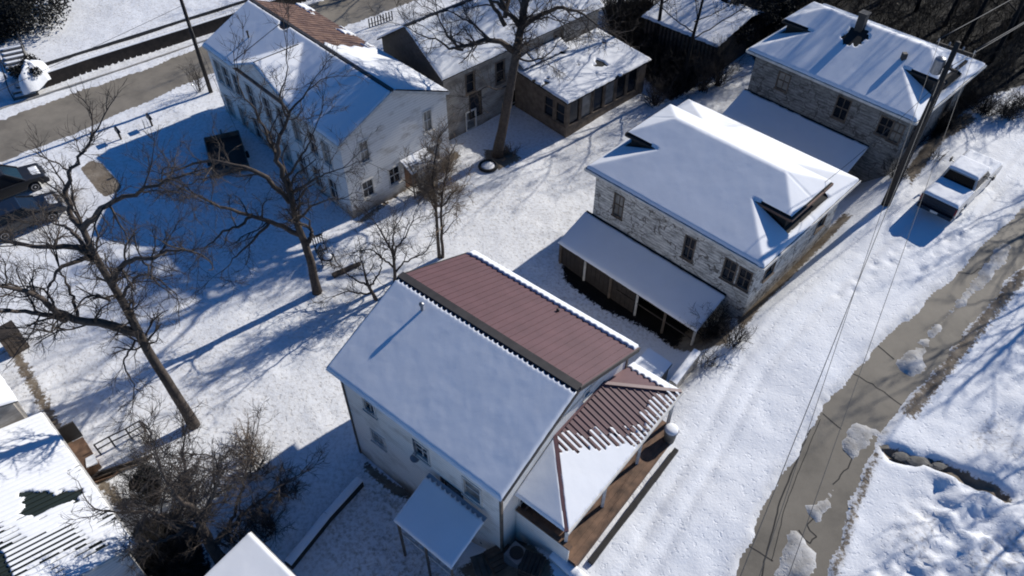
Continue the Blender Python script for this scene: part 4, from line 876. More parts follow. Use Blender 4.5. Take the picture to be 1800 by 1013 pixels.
# trodden rut beside it is left to the ground
# trash can on the deck end
q = at(1176, 772, 2.3); tT = thing('dustbin', 'round grey bin with snow on its lid at the far end of the porch deck', 'bin', (q[0], q[1], G(q[0], q[1])))
zb_ = G(q[0], q[1]); mb = MB(); mb.lathe((q[0], q[1], zb_ - .05), [(.22, 0), (.28, .75), (.30, .76), (.30, .8), (.27, .8)], 18); mb.build('body', M['stone'], tT, True)
mb = MB(); mb.lathe((q[0], q[1], zb_ + .755), [(.31, 0), (.31, .04), (.2, .08), (.04, .1)], 18); lid = mb.build('lid', M['grey'], tT, True)
mb = MB(); mb.lathe((q[0], q[1], zb_ + .80), [(.29, 0), (.28, .09), (.18, .14), (.03, .15)], 18); mb.build('snow', M['snow'], lid, True)
# air conditioner and tyre by the near corner of the cream house
q = atg(908, 978, .3); tq = thing('air_conditioner', 'grey box unit standing in the clutter below the near corner of the cream house', 'appliance', (q[0], q[1], G(q[0], q[1])))
mb = MB(); g = G(q[0], q[1]); f = Fr(q[:2], .885); mb.hexa([f.P(-.35, -.35, g - .1), f.P(-.35, .35, g - .1), f.P(.35, .35, g - .1), f.P(.35, -.35, g - .1)][::-1], [f.P(-.35, -.35, g + .6), f.P(-.35, .35, g + .6), f.P(.35, .35, g + .6), f.P(.35, -.35, g + .6)][::-1]); mb.build('case', M['grey'], tq)
mb = MB(); mb.lathe((q[0], q[1], g + .6), [(.28, 0), (.28, .02), (.2, .03), (.05, .03)], 16); mb.build('fan_grille', M['black'], tq)
for i, ((x, y), w_, h_, mt, lb) in enumerate((((880, 985), .5, .35, 'wood', 'small brown crate in the clutter below the near corner of the cream house'), ((935, 1000), .42, .5, 'dark_wood', 'dark crate in the clutter next to the grey box unit'), ((860, 1000), .6, .18, 'old_wood', 'flat grey pallet in the clutter at the bottom edge'))):
    q = atg(x, y); f = Fr(q[:2], .5 + i * .7); g = q[2]; mb = MB()
    for k in range(5):
        a = -w_ + .02 + k * w_ * .4; mb.hexa([f.P(a, -w_, g - .05), f.P(a, w_, g - .05), f.P(a + w_ * .34, w_, g - .05), f.P(a + w_ * .34, -w_, g - .05)][::-1], [f.P(a, -w_, g + h_), f.P(a, w_, g + h_), f.P(a + w_ * .34, w_, g + h_), f.P(a + w_ * .34, -w_, g + h_)][::-1])
    mb.bar(f.P(-w_, -w_ - .02, g + h_ * .6), f.P(w_, -w_ - .02, g + h_ * .6), .03, .08); mb.bar(f.P(-w_, w_ + .02, g + h_ * .6), f.P(w_, w_ + .02, g + h_ * .6), .03, .08)
    tag(mb.build('crate' if i < 2 else 'pallet', M[mt]), lb, 'crate' if i < 2 else 'pallet')
def torus(mb, c, Rm, r, axis=(0, 0, 1), n=20, k=8):
    ax = Vector(axis).normalized(); x = ax.orthogonal().normalized(); y = ax.cross(x); P = []
    for i in range(n + 1):
        a = 2 * math.pi * i / n; d = x * math.cos(a) + y * math.sin(a); P.append([tuple(Vector(c) + d * (Rm + r * math.cos(b)) + ax * r * math.sin(b)) for b in [2 * math.pi * j / k for j in range(k + 1)]])
    mb.grid(np.array(P))
def tyre(label, q, lean, r=.32, snow=True):
    t = thing('tyre', label, 'tyre', q); mb = MB(); torus(mb, q, r, .11, lean); o = mb.build('rubber', M['tyre'], t, True)
    if snow: mb = MB(); mb.lathe((q[0], q[1], q[2] - .06), [(r - .03, 0), (r - .08, .09), (.05, .12)], 16); mb.build('snow', M['snow'], t, True)
q = atg(856, 945, .33); tyre('old upright tyre leaning by the house wall near the canopy', tuple(q), (.6, -.7, .35), .25, False)
q = atg(858, 292, .1); tyre('large snow filled tyre lying beside the foot of the tall leaning tree', tuple(q), (0, 0, 1), .55)
# ramp with railing and small landing by the green roofed house
f = Fr(atg(140, 805)[:2], .80)
tR = thing('porch_steps', 'small red brown landing with pipe railing leading to the green roofed house', 'steps', (*f.o, 0))
mb = MB(); A = atg(118, 782, .5); B = atg(145, 768, .5); Cc = atg(172, 812, .5); D = atg(148, 830, .5); mb.slab([tuple(A), tuple(D), tuple(Cc), tuple(B)], .6); mb.build('landing', M['wood'], tR)
mb = MB(); mb.slab([tuple(atg(150, 806, .56)), tuple(atg(152, 822, .56)), tuple(atg(172, 814, .56)), tuple(atg(165, 798, .56))], .05); mb.build('snow', M['snow'], tR)
mb = MB(); a, b = atg(118, 780, 0), atg(146, 766, 0); mb.hexa([(a[0], a[1], -.2), (b[0], b[1], -.2), (b[0] - .05, b[1] + .06, -.2), (a[0] - .05, a[1] + .06, -.2)], [(a[0], a[1], 1.1), (b[0], b[1], 1.1), (b[0] - .05, b[1] + .06, 1.1), (a[0] - .05, a[1] + .06, 1.1)]); mb.build('back_board', M['darktrim'], tR)
rl = [(178, 800), (203, 786), (232, 772), (256, 758), (267, 765)]; rp = [atg(*p, .0) for p in rl]; mb = MB()
for q in rp: mb.bar((q[0], q[1], G(q[0], q[1]) - .2), (q[0], q[1], G(q[0], q[1]) + .85), .05)
for a, b in zip(rp[:-1], rp[1:]):
    for h in (.45, .83): mb.bar((a[0], a[1], G(a[0], a[1]) + h), (b[0], b[1], G(b[0], b[1]) + h), .045)
mb.build('railing', M['black'], tR)
for k, (pa, pb, w, mt, lb) in enumerate((((165, 838), (262, 806), .55, 'old_wood', 'weathered plank walk lying beside the small landing'), ((160, 848), (205, 832), .35, 'wood', 'short brown plank lying next to the plank walk'))):
    a, b = atg(*pa, .12), atg(*pb, .12); mb = MB()
    for j in range(3):
        off = np.array([.4, .5, 0]) * (j - 1) * w * .55; mb.bar(tuple(a + off), tuple(b + off * .9), w * .3, .07)
    tag(mb.build('plank_walk', M[mt]), lb, 'planks')
q = atg(30, 610); f = Fr(q[:2], .8); t = thing('wooden_box', 'tall brown wooden box with dark lid standing by the roof edge at the left', 'box', tuple(q)); g = G(*q[:2])
mb = MB(); s_ = .45; mb.hexa([f.P(-s_, -s_, g - .2), f.P(-s_, s_, g - .2), f.P(s_, s_, g - .2), f.P(s_, -s_, g - .2)][::-1], [f.P(-s_, -s_, g + 1.2), f.P(-s_, s_, g + 1.2), f.P(s_, s_, g + 1.2), f.P(s_, -s_, g + 1.2)][::-1])
for i in range(5): mb.bar(f.P(-s_ - .015, -s_ + .05 + i * .2, g), f.P(-s_ - .015, -s_ + .05 + i * .2, g + 1.19), .15, .03, up=(f.u[0], f.u[1], 0))
mb.build('boards', M['old_wood'], t); s_ = .5; mb = MB(); mb.hexa([f.P(-s_, -s_, g + 1.203), f.P(-s_, s_, g + 1.203), f.P(s_, s_, g + 1.203), f.P(s_, -s_, g + 1.203)][::-1], [f.P(-s_, -s_, g + 1.27), f.P(-s_, s_, g + 1.27), f.P(s_, s_, g + 1.27), f.P(s_, -s_, g + 1.27)][::-1]); mb.build('lid', M['dark_wood'], t)
# open flat bed trailer in the shade of the white house
P4 = [atg(357, 243, .6), atg(410, 228, .6), atg(426, 283, .6), atg(392, 303, .6)]; c = np.mean(P4, 0)
tr = thing('trailer', 'dark brown open trailer parked in the blue shade of the white house', 'trailer', (c[0], c[1], G(c[0], c[1])))
e1 = P4[1] - P4[0]; e2 = P4[2] - P4[1]; ya = math.atan2(-e2[0], e2[1]); f = Fr(c[:2], ya + math.pi); hl, hw = 1.95, 1.1
mb = MB(); mb.hexa([f.P(-hl, -hw, .5), f.P(-hl, hw, .5), f.P(hl, hw, .5), f.P(hl, -hw, .5)][::-1], [f.P(-hl, -hw, .6), f.P(-hl, hw, .6), f.P(hl, hw, .6), f.P(hl, -hw, .6)][::-1]); mb.build('bed', M['dark_wood'], tr)
mb = MB()
for a, b in (((-hl, -hw), (hl, -hw)), ((hl, -hw), (hl, hw)), ((hl, hw), (-hl, hw)), ((-hl, hw), (-hl, -hw))): mb.bar(f.P(*a, .78), f.P(*b, .78), .06, .34)
mb.build('side_boards', M['old_wood'], tr)
mb = MB(); mb.bar(f.P(hl, 0, .5), f.P(hl + 1.2, 0, .5), .1); mb.build('drawbar', M['black'], tr)
for s_ in (-1, 1):
    mb = MB(); q = f.P(-.2, s_ * (hw + .12), .32); torus(mb, q, .22, .1, (f.v[0], f.v[1], 0)); w = mb.build('wheel', M['tyre'], tr, True)
    mb = MB(); mb.lathe(q, [(.17, -.05), (.17, .05)], 12, 0, (f.v[0], f.v[1], 0)); mb.build('rim', M['rim'], w)
# two garden chairs with snow on their seats and a log beside the near tree
for i, ((x, y), rz) in enumerate((((566, 445), .5), ((578, 462), 1.4))):
    q = atg(x, y); f = Fr(q[:2], rz); g = q[2]; lb = ('black garden chair with snowy seat behind the trunk, the one nearer the white house', 'black garden chair with snowy seat beside the trunk, the one nearer the fallen log')[i]
    t = thing('garden_chair', lb, 'chair', tuple(q), 'garden chairs by the tree'); mb = MB(); mb.hexa([f.P(-.3, -.3, g + .4), f.P(-.3, .3, g + .4), f.P(.3, .3, g + .4), f.P(.3, -.3, g + .4)][::-1], [f.P(-.3, -.3, g + .45), f.P(-.3, .3, g + .45), f.P(.3, .3, g + .45), f.P(.3, -.3, g + .45)][::-1]); mb.build('seat', M['black'], t)
    mb = MB(); mb.lathe((q[0], q[1], g + .452), [(.27, 0), (.24, .08), (.1, .13), (.02, .14)], 10); mb.build('snow', M['snow'], t, True)
    mb = MB()
    for k in range(5): mb.bar(f.P(.3, -.28 + k * .14, g + .45), f.P(.42, -.28 + k * .14, g + 1.0), .05)
    mb.bar(f.P(.42, -.33, g + 1.0), f.P(.42, .33, g + 1.0), .07); mb.build('backrest', M['black'], t)
    for a in (-.27, .27):
        for b in (-.27, .27): mb = MB(); mb.bar(f.P(a, b, g - .1), f.P(a, b, g + .4), .05); mb.build('leg', M['black'], t)
a, b = atg(585, 485, .12), atg(633, 463, .12); mb = MB(); mb.tube([tuple(a + (b - a) * i / 6 + np.array([0, 0, .02 * math.sin(i * 2)])) for i in range(7)], [.16, .17, .15, .15, .14, .14, .12], 9); tag(mb.build('fallen_log', M['bark']), 'dark fallen log lying in the snow right of the near tree trunk', 'log')
# steps and planting at the far side of the upper road
A, B = atg(47, 172), atg(28, 100); tS = thing('outdoor_steps', 'narrow outdoor steps climbing from the pavement to the lawn at the upper left', 'steps', tuple(A)); n = 11; d = (B - A)[:2]; dl = d / np.hypot(*d); nn = np.array([-dl[1], dl[0]]); z0, z1 = float(gz0(*A[:2])), float(gz0(*A[:2])) + 1.75
mb = MB(); ms = MB()
for i in range(n):
    p = A[:2] + d * i / n; q = A[:2] + d * (i + 1.02) / n; z = z0 + (z1 - z0) * (i + 1) / n
    c4 = [p - nn * .75, p + nn * .75, q + nn * .75, q - nn * .75]; mb.hexa([(*x, z0 - .6) for x in c4][::-1], [(*x, z) for x in c4][::-1])
    c4 = [p + dl * .1 - nn * .7, p + dl * .1 + nn * .7, q - nn * -.7, q - nn * .7]; ms.hexa([(*x, z + .003) for x in c4][::-1], [(*x, z + .05) for x in c4][::-1])
mb.build('steps', M['stone'], tS); ms.build('snow', M['snow'], tS)
mb = MB()
for s_ in (-.8, .8): mb.bar((*(A[:2] + nn * s_), z0 + .9), (*(B[:2] + nn * s_), z1 + .9), .06); [mb.bar((*(A[:2] + d * k + nn * s_), z0 + (z1 - z0) * k - .3), (*(A[:2] + d * k + nn * s_), z0 + (z1 - z0) * k + .9), .05) for k in (0, .33, .66, 1)]
mb.build('handrail', M['black'], tS)
# mailboxes and road side bits
for i, ((x, y), lb) in enumerate((((213, 245), 'dark mailbox on the snowy verge, nearer the corner of the blue shadow'), ((268, 222), 'squat dark mailbox at the snowy verge, the one nearer the white house'))):
    q = atg(x, y); g = q[2]; t = thing('mailbox', lb, 'mailbox', tuple(q)); mb = MB(); mb.bar((q[0], q[1], g - .3), (q[0], q[1], g + .62), .1); mb.build('post', M['dark_wood'], t); f = Fr(q[:2], .7); mb = MB(); mb.hexa([f.P(-.28, -.12, g + .62), f.P(-.28, .12, g + .62), f.P(.28, .12, g + .62), f.P(.28, -.12, g + .62)][::-1], [f.P(-.28, -.07, g + .88), f.P(-.28, .07, g + .88), f.P(.28, .07, g + .88), f.P(.28, -.07, g + .88)][::-1]); mb.build('box', M['black'], t)
a, b = atg(650, 49), atg(690, 35); t = thing('picket_fence', 'short row of dark pickets in the snow by the upper road', 'fence', tuple(a)); mb = MB()
for i in range(9): q = a + (b - a) * i / 8; mb.bar((q[0], q[1], G(q[0], q[1]) - .1), (q[0], q[1], G(q[0], q[1]) + .75), .09)
mb.bar((a[0], a[1], a[2] + .3), (b[0], b[1], b[2] + .3), .04); mb.build('pickets', M['black'], t)
# stones in the ditch on the right
for i, (x, y, r) in enumerate(((1585, 803, .24), (1612, 812, .3), (1650, 820, .2))):
    q = atg(x, y, -.1); mb = MB(); n = 10; P = []
    for j in range(7):
        th = math.pi * j / 6; P.append([(q[0] + r * math.sin(th) * math.cos(ph) * 1.6 * (1 + .7 * (hsh(np.array(j * 3.1 + k % n), np.array(i * 7.), 2) - .5)), q[1] + r * math.sin(th) * math.sin(ph), q[2] + r * .4 * math.cos(th)) for k, ph in enumerate([2 * math.pi * k / n for k in range(n + 1)])])
    mb.grid(np.array(P)[::-1]); tag(mb.build('boulder', M['stone'], None, False), ('grey stone at the lane end of the dark ditch', 'largest grey stone, in the middle of the dark ditch', 'small grey stone deepest into the snowy bank in the ditch')[i], 'stone', 'stones in the ditch')
# ================================================================== TREES AND SHRUBS
def unit(v): return v / (np.linalg.norm(v, axis=-1, keepdims=True) + 1e-9)
def grow(S, D, Ln, Rd, n=5, wob=.28, up=.06, tip=.35):
    N = len(S); P = np.zeros((N, n, 3)); P[:, 0] = S; d = unit(D.copy())
    for i in range(1, n):
        d = unit(d + RNG.normal(0, wob, (N, 3)) + np.array([0, 0, up])); P[:, i] = P[:, i - 1] + d * (Ln / (n - 1))[:, None]
    return P, Rd[:, None] * np.linspace(1, tip, n)[None, :]
def offspring(P, Rr, k, lmin, lmax, rf=.6, ang=(.5, 1.1), tmin=.2, rmin=.004):
    N, n, _ = P.shape; t = RNG.uniform(tmin, 1, (N, k)); x = t * (n - 1); i = np.minimum(x.astype(int), n - 2); f = (x - i)[..., None]
    I = np.arange(N)[:, None]; A = P[I, i]; B = P[I, i + 1]; S = (A + (B - A) * f).reshape(-1, 3); T = unit(B - A).reshape(-1, 3)
    q = unit(np.cross(T, RNG.normal(0, 1, T.shape))); a = RNG.uniform(*ang, len(T))[:, None]; D = T * np.cos(a) + q * np.sin(a)
    rr = (Rr[I, i] * (1 - f[..., 0]) + Rr[I, i + 1] * f[..., 0]).reshape(-1)
    return S, D, RNG.uniform(lmin, lmax, len(S)) * (1.15 - .45 * t.reshape(-1)), np.maximum(rr * rf, rmin)
def tree(name, label, base, limbs, dens=1.6, l1=(1.0, 2.4), l2=(.5, 1.3), l3=(.3, .7), k2=6, k3=5, group=None, wood=None, twig=None, up=.05, cat='tree', tmin=.25, flare=1.25, wob=.24, r3=.009):
    t = thing(name, label, cat, base, group); tr = MB(); cr = MB(); PS = []; RS = []
    for j, (pts, r0, r1) in enumerate(limbs):
        q, L = resamp(pts, 14, .012 * r0 / .2 + (.03 if j else 0)); r = np.linspace(r0, r1, 14)
        if j == 0 and flare: r[0] *= flare; r[1] *= 1 + (flare - 1) * .3
        tr.tubes(q[None], r[None], 9); n1 = max(2, int(L * dens)); PS.append((q[None], r[None], n1, tmin if j else .45))
    out = [offspring(p, r, k, l1[0], l1[1], .5, (.45, 1.05), tm, .01) for p, r, k, tm in PS]
    tips = np.array([p[0, -1] for p, *_ in PS]); td = np.array([p[0, -1] - p[0, -2] for p, *_ in PS]); tr_ = np.array([r[0, -1] for _, r, *_ in PS])
    S, D, Ln, Rd = [np.concatenate(x) for x in zip(*out, *[(tips, td, np.full(len(tips), l1[1]), tr_)] * 2)]
    Rd = np.minimum(Rd, .05 + .012 * RNG.random(len(Rd))); P1, R1 = grow(S, D, Ln, Rd, 7, wob, up); cr.tubes(P1, R1, 4)
    P2, R2 = grow(*offspring(P1, R1, k2, *l2, .6, (.4, 1.0), .15, .011), 5, wob, up); cr.tubes(P2, R2, 3)
    if k3: P3, R3 = grow(*offspring(P2, R2, k3, *l3, .65, (.35, .95), .1, r3), 4, wob, up); cr.tubes(P3, R3, 3)
    tr.build('trunk', wood or M['bark'], t, True); cr.build('crown', twig or M['twig'], t, True)
    return t
def limb(by, pts, d0=0., d1=0.):
    """survey a limb: photo points on the vertical plane through the trunk foot, leaning d0..d1 metres away or towards us"""
    n = len(pts); return np.array([atY(x, y, by + d0 + (d1 - d0) * i / max(1, n - 1)) for i, (x, y) in enumerate(pts)])
def rooted(b, L): L[0] = (b[0], b[1], b[2] - .3); return L
b = atg(341, 748); Y = b[1]
tree('bare_tree', 'big bare spreading tree with straight trunk in the snowy yard left of the cream house', b, [
    (rooted(b, limb(Y, [(341, 750), (315, 703), (292, 669), (260, 618), (241, 582), (218, 530), (188, 488), (164, 451), (146, 403)])), .255, .11),
    (limb(Y, [(146, 403), (136, 392), (124, 378), (116, 354), (115, 322), (127, 287), (146, 268)], 0, .8), .12, .04),
    (limb(Y, [(146, 401), (158, 390), (171, 383), (173, 367), (188, 358), (215, 348), (262, 330), (336, 304)], 0, -1.2), .12, .03),
    (limb(Y, [(198, 502), (201, 481), (215, 463), (238, 453), (272, 455), (295, 438), (318, 440)], 0, -1.8), .13, .035),
    (limb(Y, [(215, 522), (231, 495), (248, 481), (267, 486)], 0, -1.2), .07, .03),
    (limb(Y, [(241, 585), (215, 574), (178, 569), (141, 560), (114, 564), (94, 545), (77, 525), (47, 508), (0, 508), (-30, 500)], 0, -2.5), .20, .05),
    (limb(Y, [(114, 564), (84, 552), (44, 549), (0, 545), (-35, 545)], -1.2, -3), .11, .04),
    (limb(Y, [(136, 556), (128, 522), (114, 488), (104, 470)], -1., -.2), .07, .03),
    (limb(Y, [(160, 452), (144, 455), (128, 465), (104, 468), (91, 491), (84, 515)], 0, -1.5), .10, .03),
    (limb(Y, [(160, 448), (134, 431), (101, 431), (67, 438), (27, 424), (0, 430), (-25, 428)], 0, 1.5), .12, .04),
    (limb(Y, [(156, 442), (140, 420), (124, 404), (112, 398), (90, 388)], 0, 1.8), .09, .03),
    (limb(Y, [(237, 600), (215, 632), (225, 655), (237, 678), (235, 692)], -.3, -1.2), .05, .02),
    (limb(Y, [(193, 529), (175, 522), (155, 515), (148, 530), (125, 552)], 0, -1), .06, .02)], dens=1.7, k2=6, k3=5)
b = atg(557, 514); Y = b[1]
tree('bare_tree', 'bare tree with forked crown in front of the white house, garden chairs at its foot', b, [
    (rooted(b, limb(Y, [(557, 516), (550, 480), (545, 456), (534, 420), (518, 388), (513, 353), (510, 335)])), .26, .13),
    (limb(Y, [(510, 337), (499, 314), (485, 278), (492, 243), (500, 220), (506, 199), (522, 180), (540, 160)], 0, .8), .15, .03),
    (limb(Y, [(506, 200), (490, 165), (505, 135), (503, 107)], .6, 1.2), .05, .02), (limb(Y, [(487, 275), (470, 240), (455, 200), (430, 175), (418, 140)], .3, 1.2), .08, .02),
    (limb(Y, [(527, 413), (499, 399), (474, 388), (442, 381), (417, 370), (390, 364), (364, 356), (328, 328)], 0, -1.8), .14, .03),
    (limb(Y, [(474, 390), (456, 413), (424, 441), (399, 470)], -.5, -2), .08, .02), (limb(Y, [(442, 381), (425, 395), (406, 399), (385, 415), (371, 427), (350, 450)], -.8, -2.2), .08, .02),
    (limb(Y, [(510, 356), (492, 331), (467, 310), (431, 292), (410, 292), (371, 278), (330, 290), (295, 305)], 0, 1.0), .14, .03),
    (limb(Y, [(413, 292), (395, 310), (360, 312), (320, 330)], .5, .2), .06, .02),
    (limb(Y, [(513, 342), (549, 317), (575, 305), (602, 296)], 0, -1), .08, .02), (limb(Y, [(520, 392), (545, 365), (570, 352), (600, 350)], 0, -1.2), .07, .02),
    (limb(Y, [(500, 318), (520, 290), (545, 250), (560, 210)], 0, .6), .07, .02), (limb(Y, [(540, 432), (548, 410), (545, 402)], 0, 0), .12, .10)], dens=1.5, k2=6, k3=5)
b = atg(874, 274); Y = b[1]
tree('bare_tree', 'tall dark leaning tree between the white house and the long grey house', b, [
    (rooted(b, limb(Y, [(874, 276), (884, 221), (896, 158), (903, 111), (912, 73), (920, 35), (923, 0), (930, -60), (925, -130)])), .34, .15),
    (limb(Y, [(901, 88), (881, 74), (855, 68), (833, 76), (811, 88), (795, 74), (780, 55), (770, 30)], 0, -1.5), .18, .03),
    (limb(Y, [(814, 88), (790, 86), (770, 70), (745, 66), (720, 50)], -1, -2), .08, .02), (limb(Y, [(915, 52), (950, 22), (985, 13), (1016, 19), (1040, 36), (1056, 50)], 0, -1), .17, .03),
    (limb(Y, [(916, 45), (935, 36), (960, 30), (990, 40)], 0, -1.5), .08, .02), (limb(Y, [(912, 42), (890, 19), (871, 6), (845, -12), (820, -20)], 0, 1), .14, .03),
    (limb(Y, [(905, 100), (930, 110), (960, 100), (985, 70)], 0, -1.2), .07, .02), (limb(Y, [(922, 5), (960, -30), (1010, -60)], 0, 1.5), .16, .04), (limb(Y, [(925, -20), (880, -60), (830, -90)], 0, -1), .14, .04),
    (limb(Y, [(897, 150), (870, 160), (855, 150), (840, 165)], 0, -.6), .06, .02), (limb(Y, [(928, -60), (970, -110), (1000, -170)], 0, -2), .12, .03), (limb(Y, [(926, -30), (905, -50), (880, -70)], 0, 5), .13, .03), (limb(Y, [(925, 10), (925, -30), (915, -60)], 0, 5.5), .13, .03), (limb(Y, [(926, -60), (890, -95), (850, -130)], 0, 3), .12, .03), (limb(Y, [(927, -100), (935, -150), (915, -210)], 0, 2), .12, .03), (limb(Y, [(926, -80), (950, -120), (960, -150)], 0, 6), .12, .03), (limb(Y, [(860, 69), (835, 45), (800, 25), (770, 10)], -.6, .5), .08, .02)] + [(np.array([[-.4, 41.2, z0], [(-.4 + x) / 2, (41 + y) / 2 + .5, (z0 + z) / 2 + .6], [x, y, z]]), .14, .03) for z0, x, y, z in ((9.5, 1, 47.5, 13.5), (10, -2.5, 46, 13), (11, 0, 45, 15), (10.5, 3, 46, 14), (11.5, 3.2, 43.5, 13.5), (9, -3.5, 44.5, 11.5), (12, -1.5, 48, 16), (11, 5, 47.5, 15.5), (12, 1.5, 49, 17), (12, -4.5, 47, 14))], dens=2.4, k2=6, k3=5, wood=M['bark'])
b = atg(772, 453); Y = b[1]
t4 = tree('slender_tree', 'slender twin stemmed tree with brownish twigs before the door hood of the white house', b, [
    (rooted(b, limb(Y, [(771, 455), (768, 400), (765, 353), (758, 320), (764, 280), (770, 250)])), .11, .03), (limb(Y, [(778, 455), (777, 400), (775, 360), (782, 320), (790, 280)], 0, .3), .10, .03),
    (limb(Y, [(766, 360), (745, 335), (730, 310)], 0, -.6), .05, .015), (limb(Y, [(776, 365), (795, 340), (812, 330)], 0, .4), .05, .015), (limb(Y, [(768, 385), (790, 372), (805, 350)], 0, -.5), .04, .012), (limb(Y, [(765, 350), (750, 300), (748, 275)], 0, .4), .04, .012)],
    dens=4.5, l1=(.6, 1.5), l2=(.4, .9), l3=(.2, .5), k2=6, k3=4, twig=M['twig_brown'], flare=0)
for x, bx, lb, Ls in ((693, (693, 512), 'small bare tree rising behind the back gable of the maroon roofed house', [[(693, 513), (694, 480), (691, 441), (675, 420), (669, 405), (660, 392)], [(692, 450), (700, 430), (715, 415), (722, 395)], [(693, 470), (672, 455), (655, 440), (640, 440)], [(693, 480), (712, 460), (735, 452), (750, 440)], [(691, 445), (690, 420), (697, 395)]]),
                      (660, (664, 528), 'low twisted bare sapling left of the back gable of the maroon roofed house', [[(664, 530), (655, 515), (645, 500), (642, 480), (634, 455)], [(646, 502), (620, 490), (598, 470)], [(655, 515), (640, 518), (615, 512), (590, 520)], [(650, 505), (668, 480), (672, 460)]])):
    b = atg(*bx); Y = b[1]; tree('bare_tree', lb, b, [((rooted(b, limb(Y, L)) if i == 0 else limb(Y, L, 0, (-.8, .9, -.5, .7)[i % 4])), .12 if i == 0 else .06, .025) for i, L in enumerate(Ls)], dens=2.4, l1=(.7, 1.6), l2=(.4, .9), l3=(.2, .5), k2=5, k3=4, flare=0)
# brown thicket tree, lower left
b = atg(388, 985); Y = b[1]
tree('bare_tree', 'dense brown twiggy tree filling the corner between the green roof and the bottom snow roof', b, [
    (rooted(b, limb(Y, [(390, 990), (375, 966), (360, 938), (350, 915)])), .26, .16), (limb(Y, [(360, 938), (323, 929), (290, 915), (262, 895), (225, 905), (200, 900)], 0, -1), .13, .03), (limb(Y, [(352, 918), (335, 880), (330, 840), (322, 800), (325, 770)], 0, 1), .12, .025),
    (limb(Y, [(350, 915), (370, 880), (385, 850), (380, 810)], 0, -.8), .11, .025), (limb(Y, [(372, 960), (400, 930), (440, 895), (470, 870), (500, 850)], 0, 1.2), .12, .025), (limb(Y, [(400, 930), (420, 880), (430, 840), (440, 800)], .4, 2), .08, .02), (limb(Y, [(340, 895), (305, 870), (285, 835), (275, 800)], 0, -1.5), .09, .02), (limb(Y, [(325, 930), (300, 950), (265, 955), (240, 940)], -.3, -1.2), .07, .02)],
    dens=2.8, l1=(.8, 1.9), l2=(.4, 1.1), l3=(.25, .6), k2=7, k3=5, twig=M['twig'])
def shrub(label, px, h, spread, n, mat, group=None, name='shrub', k2=5, k3=4, dz=0, thick=.022, lean=(0, 0)):
    b = atg(*px) if len(px) == 2 else np.array(px); N = n; S = np.tile(b, (N, 1)) + np.c_[RNG.normal(0, .25 * spread, (N, 2)), np.zeros(N) - .15]
    D = np.c_[RNG.normal(0, spread * .55, (N, 2)) + np.array(lean), np.ones(N)]; mb = MB()
    P, Q = grow(S, D, RNG.uniform(.6, 1.1, N) * h, np.full(N, thick), 6, .16, .02); mb.tubes(P, Q, 4)
    P2, Q2 = grow(*offspring(P, Q, k2, h * .2, h * .5, .6, (.3, .9), .15, .007), 5, .25, .03); mb.tubes(P2, Q2, 3)
    if k3: P3, Q3 = grow(*offspring(P2, Q2, k3, h * .1, h * .25, .65, (.3, .9), .1, .006), 4, .3, .02); mb.tubes(P3, Q3, 3)
    return tag(mb.build(name, mat, None, True), label, 'shrub', group)
shrub('brown twiggy shrub growing against the trodden yard behind the dense corner tree', (440, 800), 1.6, .9, 26, M['twig_brown'], k2=6)
shrub('pale brown shrub at the edge of the blue shadow beside the cream house', (450, 830), 2.0, .9, 30, M['twig_brown'], k2=6)
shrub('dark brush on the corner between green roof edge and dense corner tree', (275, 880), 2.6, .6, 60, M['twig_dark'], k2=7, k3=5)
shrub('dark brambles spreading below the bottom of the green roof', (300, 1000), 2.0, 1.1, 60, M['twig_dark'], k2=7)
shrub('brown brambles between the dense corner tree and the low garden wall', (470, 930), 1.8, 1.0, 42, M['twig'], k2=6)
shrub('tangled brown brush in front of the dense corner tree', (340, 880), 2.2, .9, 46, M['twig'], k2=6)
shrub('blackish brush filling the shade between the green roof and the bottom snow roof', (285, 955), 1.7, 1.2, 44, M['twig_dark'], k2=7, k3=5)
shrub('brown brush thicket right of the dense corner tree, in the blue shade', (500, 870), 1.3, 1.0, 26, M['twig'], k2=6, k3=5)
shrub('low tangle of brown stems at the foot of the dense corner tree', (420, 950), 1.4, 1.0, 28, M['twig'], k2=6, k3=5)
shrub('tuft of bare stems at the lower left end of the pipe railing', (268, 778), 1.7, .5, 14, M['twig'])
shrub('brown bush hiding the stoop under the door hood of the white house', (752, 345), 1.9, .6, 40, M['twig_brown'], k2=6)
shrub('brown bush against the right corner of the white house', (786, 300), 1.6, .5, 30, M['twig_brown'])
shrub('dark brush mass below the porch corner of the near hipped house', (1250, 590), 1.7, .9, 60, M['twig_dark'], k2=7, k3=5)
shrub('loose black brush over the snow heap at the near corner of the near hipped house', (1290, 605), 1.4, .7, 24, M['twig_dark'])
shrub('thin bare shrub leaning over the short snow capped retaining wall', (1240, 640), 1.5, .8, 12, M['twig_dark'], k3=3)
shrub('snow laced shrub behind the back corner of the near hipped house', (1150, 185), 2.2, .7, 34, M['twig'], k2=6)
shrub('tall twiggy shrub between the hipped houses at their back corners', (1235, 160), 3.0, .55, 40, M['twig'], k2=6)
shrub('dark twiggy shrub against the back corner of the far hipped house', (1262, 150), 3.4, .5, 44, M['twig_dark'], k2=6)
shrub('brush around the foot of the tall leaning tree', (893, 272), .9, .8, 26, M['twig_brown'])
shrub('dark brush under the street corner of the far hipped house', (1590, 262), 1.8, .9, 60, M['twig_dark'], k2=7)
shrub('dark brush at the street side of the far hipped house', (1650, 225), 1.9, .9, 60, M['twig_dark'], k2=7)
shrub('low dark brush at the foot of the utility pole beside the pickup', (1575, 310), 1.2, .8, 34, M['twig_dark'], k2=6)
shrub('sparse twigs poking from the snow between pole and pickup', (1640, 280), .9, .8, 10, M['twig_dark'], k3=2)
shrub('bare roadside sapling at the foot of the left utility pole', (352, 160), 2.6, .5, 14, M['twig'])
